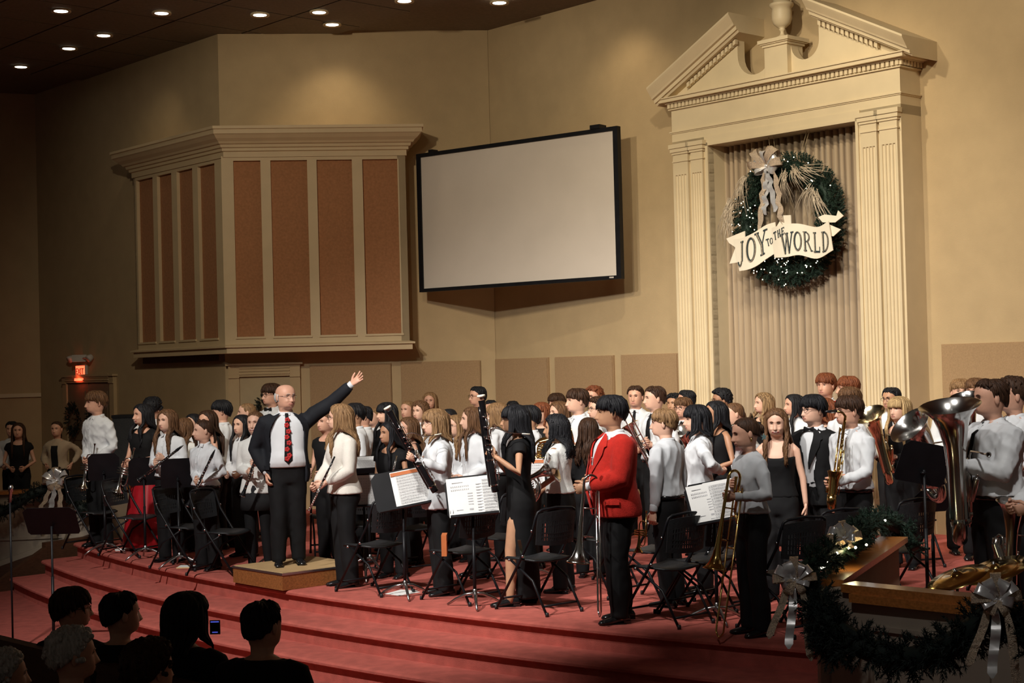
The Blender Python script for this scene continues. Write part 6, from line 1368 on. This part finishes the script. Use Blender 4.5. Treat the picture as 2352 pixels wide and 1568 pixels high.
def pew(lab, a, c, z):
    a, c = V(a), V(c); t = thing('pew', lab, 'pew', ((a.x+c.x)/2, (a.y+c.y)/2, FZ)); o = V(((a.x+c.x)/2, (a.y+c.y)/2)); b = MB(); seg_box(b, a.xy-o, c.xy-o, .022, 0.1, z-FZ-.05); b.build('back_panel', M_wood2, t)
    b = MB(); seg_box(b, a.xy-o, c.xy-o, .04, z-FZ-.05, z-FZ); b.build('top_rail', M_wood2, t)
    d = (c.xy-a.xy).normalized(); nn = V((d.y*-1, d.x)); nn = nn if nn.y > 0 else -nn; b = MB(); seg_box(b, a.xy-o+nn*.25, c.xy-o+nn*.25, .21, .40, .45); b.build('seat', M_wood2, t)
    b = MB()
    for q in (.02, .5, .98): p = (a.xy-o).lerp(c.xy-o, q)+nn*.2; seg_box(b, p-nn*.2, p+nn*.25, .02, 0, .42)
    b.build('bench_support', M_wood2, t)
pew('dark wooden pew behind the front row of listeners', gz(-120, 1434, .40), gz(560, 1598, .40), .40)
pew('dark wooden pew at the very bottom behind the white-haired listener', gz(-150, 1600, .40)+V((0, -.1, 0)), gz(420, 1760, .40), .40)
EXTRA = []
# ---------------------------------------------------------------- podium
pd = [V((-2.234, 14.47, 0)), V((-2.80, 15.12, 0)), V((-1.86, 14.9, 0))]; e1 = (pd[1]-pd[0]); e2 = V((.66, .57, 0))*.0+V((.75, .66, 0)).normalized()*.95; c0 = pd[0]
t = thing('podium', 'low wooden conductor podium with an aluminium edge, overhanging the top step', 'podium', c0)
e1 = V((-.655, .755, 0))*.92
q4 = [V((0, 0, 0)), e2, e1+e2, e1]
def slab(k, z0, z1): return MB().prism([(p.x, p.y) for p in q4], z0, z1, lambda a, c, d: V((((e1+e2)*.5).x+(a-((e1+e2)*.5).x)*k, ((e1+e2)*.5).y+(c-((e1+e2)*.5).y)*k, d)))
slab(.985, 0.002, .145).build('box', M_podium, t); slab(1.0, .145, .165).build('aluminium_edge', M_alu, t); slab(.965, .165, .170).build('top_mat', M_podtop, t)
for x, y, a, lab in ((4.25, 13.2, 200, 'black folding chair behind the tuba player'), (4.6, 14.3, 190, 'black folding chair against the wall right of the portal'), (3.9, 15.2, 195, 'black folding chair near the portal plinth'), (4.9, 12.6, 200, 'black folding chair behind the tousled-haired boy')):
    EXTRA.append((x, y, a, lab))
# ---------------------------------------------------------------- chairs
def chair_at(label, px, py, yaw, lx=.19, ly=.33, sh=(.12, -.12)):
    p = gz(px, py, 0)+V((sh[0], sh[1], 0)); a = rad(yaw); chair(label, p.x-(lx*cos(a)-ly*sin(a)), p.y-(lx*sin(a)+ly*cos(a)), a)
chair_at('black folding chair between the cream-sweater flautist and the left bassoonist', 848, 1368, -136)
chair_at('black folding chair behind the left bassoonist, under the chart sheets', 1048, 1388, -138)
chair_at('black folding chair directly right of the slit-dress bassoonist', 1222, 1412, -141)
chair_at('black folding chair right of the scarlet blazer boy', 1520, 1440, -141)
chair_at('black folding chair half behind the brass trombone stand', 1612, 1420, -135)
for i, (x, y, lab) in enumerate(((2.02, 11.65, 'black folding chair by the lit garland, its top rail just showing'), (2.42, 12.2, 'black folding chair behind the fir garland, second rail from the corner'), (3.2, 12.9, 'black folding chair by the black stand left of the tubas'))): chair(lab, x, y, rad(-150))
chair_at('black folding chair beside the red satin skirt', 320, 1282, 62, -.215, -.30, (0, 0))
chair_at('black folding chair between the wavy-haired and tied-hair clarinettists', 447, 1312, 62, -.215, -.30, (0, 0))
chair_at('black folding chair left of the girl in the white turtleneck', 541, 1328, 64, -.215, -.30, (0, 0))
chair_at('black folding chair behind the tall trumpet boy at far left', 228, 1266, 60, -.215, -.30, (0, 0))
for x, y, a, lab in ((-1.55, 16.2, 160, 'black folding chair behind the conductor legs'), (-.2, 14.6, -130, 'black folding chair behind the long-haired girl between the bassoons'), (.75, 14.3, -140, 'black folding chair behind the curly-haired hornist'), (1.15, 13.3, -138, 'black folding chair behind the fair-haired boy'), (1.7, 12.9, -138, 'black folding chair behind the bobbed girl'), (-1.1, 15.7, -150, 'black folding chair behind the girl in the velvet dress'), (-2.1, 17.2, -170, 'black folding chair deep between the conductor and the flautist'), (-1.6, 18.4, -175, 'black folding chair farthest back between conductor and flautist')):
    chair(lab, x, y, rad(a))
for x, y, a, lab in EXTRA: chair(lab, x, y, rad(a))
st = thing('strap', 'pale green strap draped over the chair right of the slit-dress bassoonist', 'strap', at(1196, 1240, 12.95)); o = at(1196, 1240, 12.95); b = MB(); pp = [at(1192, 1240, 12.82)-o, at(1197, 1262, 12.9)-o, at(1204, 1282, 12.95)-o, at(1210, 1291, 12.9)-o]
b.loft([[p+V((-.014, 0, 0)), p+V((.014, 0, 0)), p+V((.014, .003, 0)), p+V((-.014, .003, 0))] for p in pp], 0, True, True, False); b.build('webbing', mat('green_webbing', (.33, .40, .27), .8), st)
st = thing('folder', 'orange folder standing on the chair behind the left bassoonist', 'folder', at(1021, 1250, 13.3)); b = MB(); b.box((0, 0, 0), (.045, .22, .18), None); b.build('cover', M_orange, st)
# ---------------------------------------------------------------- music stands and sheets
def stand_at(lab, px, py, D, face, sheets=(), tilt=20, wid=.50, dh=.33, roll=0, zf=0.0, hoff=0):
    """px,py = centre of the desk in the photograph, D its distance"""
    p = at(px, py, D); t, M = music_stand(lab, p.x, p.y, rad(face), tilt, p.z-zf+.2, zf, (), wid, dh, roll)
    for sd, (l, x0, x1, z0, z1, kind, hd) in enumerate(sheets): sheet(l, M, x0, x1, z0, z1, kind, -.006-.004*sd, sd+int(px), hd)
    return M
stand_at('black music stand before the tall trumpet boy', 238, 1072, 17.95, 195, (), 15, .36)
stand_at('black music stand between the red skirt and the wavy-haired clarinettist', 330, 1082, 17.3, 200, (), 15, .34)
stand_at('black music stand between the two left clarinettists', 408, 1086, 16.5, 200, (), 15, .36)
stand_at('black music stand beside the turtleneck girl and conductor', 622, 1130, 16.3, 200, (), 15, .34)
stand_at('black music stand holding a music page behind the cream sweater', 835, 1126, 15.1, 8, [('music page on the stand behind the cream sweater', -.20, .14, -.155, .15, 'music', None)], 14, .42)
stand_at('black music stand with its desk nearly flat behind the flautist', 845, 1066, 15.9, 30, [('loose white pages on the flat stand behind the flautist', -.18, .2, -.13, .14, 'music', None)], 62, .46)
stand_at('black music stand with an orange-banded folder before the left bassoonist', 925, 1122, 13.85, 12, [('open music folder with orange band on the stand before the left bassoonist', -.09, .23, -.16, .165, 'music', 1)], 18, .54, .36, -9)
stand_at('black music stand with wide chart sheets between the bassoonists', 1085, 1138, 13.2, 6, [('wide practice chart sheet on the stand between the bassoonists', -.215, .10, -.175, .165, 'chart', None), ('music page overlapping the chart sheet between the bassoonists', .07, .215, -.175, .165, 'music', None)], 18, .46, .36, -4)
stand_at('black music stand with an orange-edged page behind the slit dress', 1222, 1092, 14.6, 5, [('orange-banded page beside the slit-dress bassoonist', -.16, .12, -.16, .16, 'music', 1)], 16, .42)
stand_at('black music stand with coloured sheets left of the brass trombone', 1640, 1152, 12.1, 10, [('grey cover sheet on the stand left of the brass trombone', -.20, .06, -.15, .155, 'chart', None), ('music sheet overlapping it on the stand by the brass trombone', -.06, .20, -.15, .16, 'music', None)], 20, .44, .34, -8)
stand_at('tall black music stand seen from behind left of the large tuba', 2122, 1064, 12.0, 190, (), 20, .42, .34, -12)
stand_at('black music stand low behind the right parapet near the red carpet', 2140, 1150, 12.9, 200, (), 20, .36, .2)
# stand and microphone on the aisle floor
pf = gz(118, 1500, FZ); Mq = stand_at('large black music stand on the aisle floor in front of the left parapet', 118, 1196, pf.y, 180, (), 38, .50, .34, 0, FZ)
pm = gz(30, 1500, FZ); t = thing('microphone_stand', 'thin black microphone stand on the aisle floor at the left edge', 'microphone stand', pm); b = MB(); zt = at(32, 1150, pm.y).z-FZ
b.tube([(0, 0, .02), (0, 0, zt)], .010, 8); b.build('pole', M_black, t); b = MB(); b.lathe([(0, 0), (.14, 0), (.14, .015), (.03, .03), (.012, .05)], 24); b.build('base', M_black, t)
mc = thing('microphone', 'silver microphone on the thin stand at the left edge', 'microphone', (pm.x, pm.y, zt+FZ)); b = MB(); M = axes((0, 0, 0), (.15, -.2, 1)); b.lathe([(0, -.02), (.012, -.02), (.016, .09), (.024, .10), (.026, .13), (.018, .155), (0, .16)], 14, M); b.build('body', M_steel, mc)
# ---------------------------------------------------------------- percussion corner
def cymbal(lab, c, n, r):
    t = thing('cymbal', lab, 'cymbal', M=axes(c, n)); b = MB(); b.lathe([(0, .03*r/.2), (.02, .029*r/.2), (.036, .012), (.04, .006), (r*.6, .0), (r, -.012), (r, -.014), (r*.6, -.003), (.03, .0)], 40); b.build('disc', M_brass, t)
    b = MB(); b.lathe([(0, .05), (.008, .05), (.010, .035), (.016, .03), (0, .028)], 10); b.build('wing_nut', M_steel, t)
    s_ = thing('cymbal_stand', 'chrome stand under the '+lab, 'cymbal stand', (c.x, c.y, 0)); b = MB(); b.tube([(0, 0, .15), (0, 0, c.z-.01)], .010, 8); b.build('pole', M_nickel, s_)
    b = MB()
    for k in range(3): a = k*2.094+.3; b.tube([(0, 0, .35), (.2*cos(a), .2*sin(a), .01)], .008, 6)
    b.build('leg', M_nickel, s_)
cymbal('brass cymbal just above the front oak cap, left of the two', at(2198, 1322, 9.3), (-.35, -.10, .93), .19)
cymbal('brass cymbal at the right edge, higher of the two', at(2286, 1305, 9.9), (-.34, -.12, .93), .22)
def drum(lab, c, r, h, m, n=(0, 0, 1)):
    t = thing('snare_drum', lab, 'drum', M=axes(c, n)); b = MB(); b.lathe([(r, 0), (r, h)], 32); b.build('shell', m, t)
    b = MB(); b.lathe([(r+.008, h-.015), (r+.012, h+.004), (r-.002, h+.008)], 32); b.lathe([(r+.008, .0), (r+.010, .018)], 32)
    for k in range(10): a = k*pi/5; b.tube([(1.05*r*cos(a), 1.05*r*sin(a), .01), (1.05*r*cos(a), 1.05*r*sin(a), h)], .004, 5); b.ell((1.04*r*cos(a), 1.04*r*sin(a), h*.5), (.009, .009, .02), 6, 4)
    b.build('hoop', M_steel, t); b = MB(); b.lathe([(0, h+.001), (r-.002, h+.001)], 32); b.build('drum_head', M_paper if m is not C['red'] else M_nickel, t)
    b = MB()
    for k in range(3): a = k*2.094; b.tube([(.1*cos(a), .1*sin(a), 0), (.02*cos(a), .02*sin(a), -.16), (.18*cos(a+.5), .18*sin(a+.5), -max(.2, c.z-.01))], .007, 6)
    b.build('stand_leg', M_steel, t)
drum('dark red snare drum with chrome hoops between cymbals and parapet', V((2.72, 9.55, .40)), .17, .13, mat('wine_lacquer', (.12, .008, .014), .25, coat=.6), (0, 0, 1))
bx = thing('equipment_case', 'tall black equipment case against the wall behind the red-skirt girl', 'case', (-5.25, 21.2, 0)); b = MB(); b.box((0, 0, .78), (.55, .45, 1.5)); b.build('shell', M_blackp, bx)
b = MB()
for z in (.04, 1.53): b.box((0, 0, z), (.57, .47, .04))
b.build('edge_strip', M_black, bx)
pb = thing('booklet', 'yellow booklet lying on the stage edge by the tied-hair clarinettist', 'booklet', gz(437, 1302, .0)); b = MB(); b.box((0, 0, .006), (.26, .2, .010)); b.build('cover', mat('cream_paper', (.72, .52, .25), .8), pb); b = MB(); b.box((0, 0, .0125), (.24, .18, .002)); b.build('page', M_paper, pb)
for (px, py, lab, rz) in ((290, 1262, 'white papers on the carpet under the chair by the red skirt', .3), (925, 1362, 'white papers on the carpet beside the left bassoonist stand', .8)):
    pb = thing('loose_papers', lab, 'papers', gz(px, py, 0), rz); b = MB(); b.box((0, 0, .003), (.26, .2, .004)); b.build('page', M_paper, pb); b = MB(); b.box((.03, .02, .007), (.25, .19, .002), Matrix.Rotation(.3, 4, 'Z')); b.build('page', M_paper, pb)
flush_clothes()
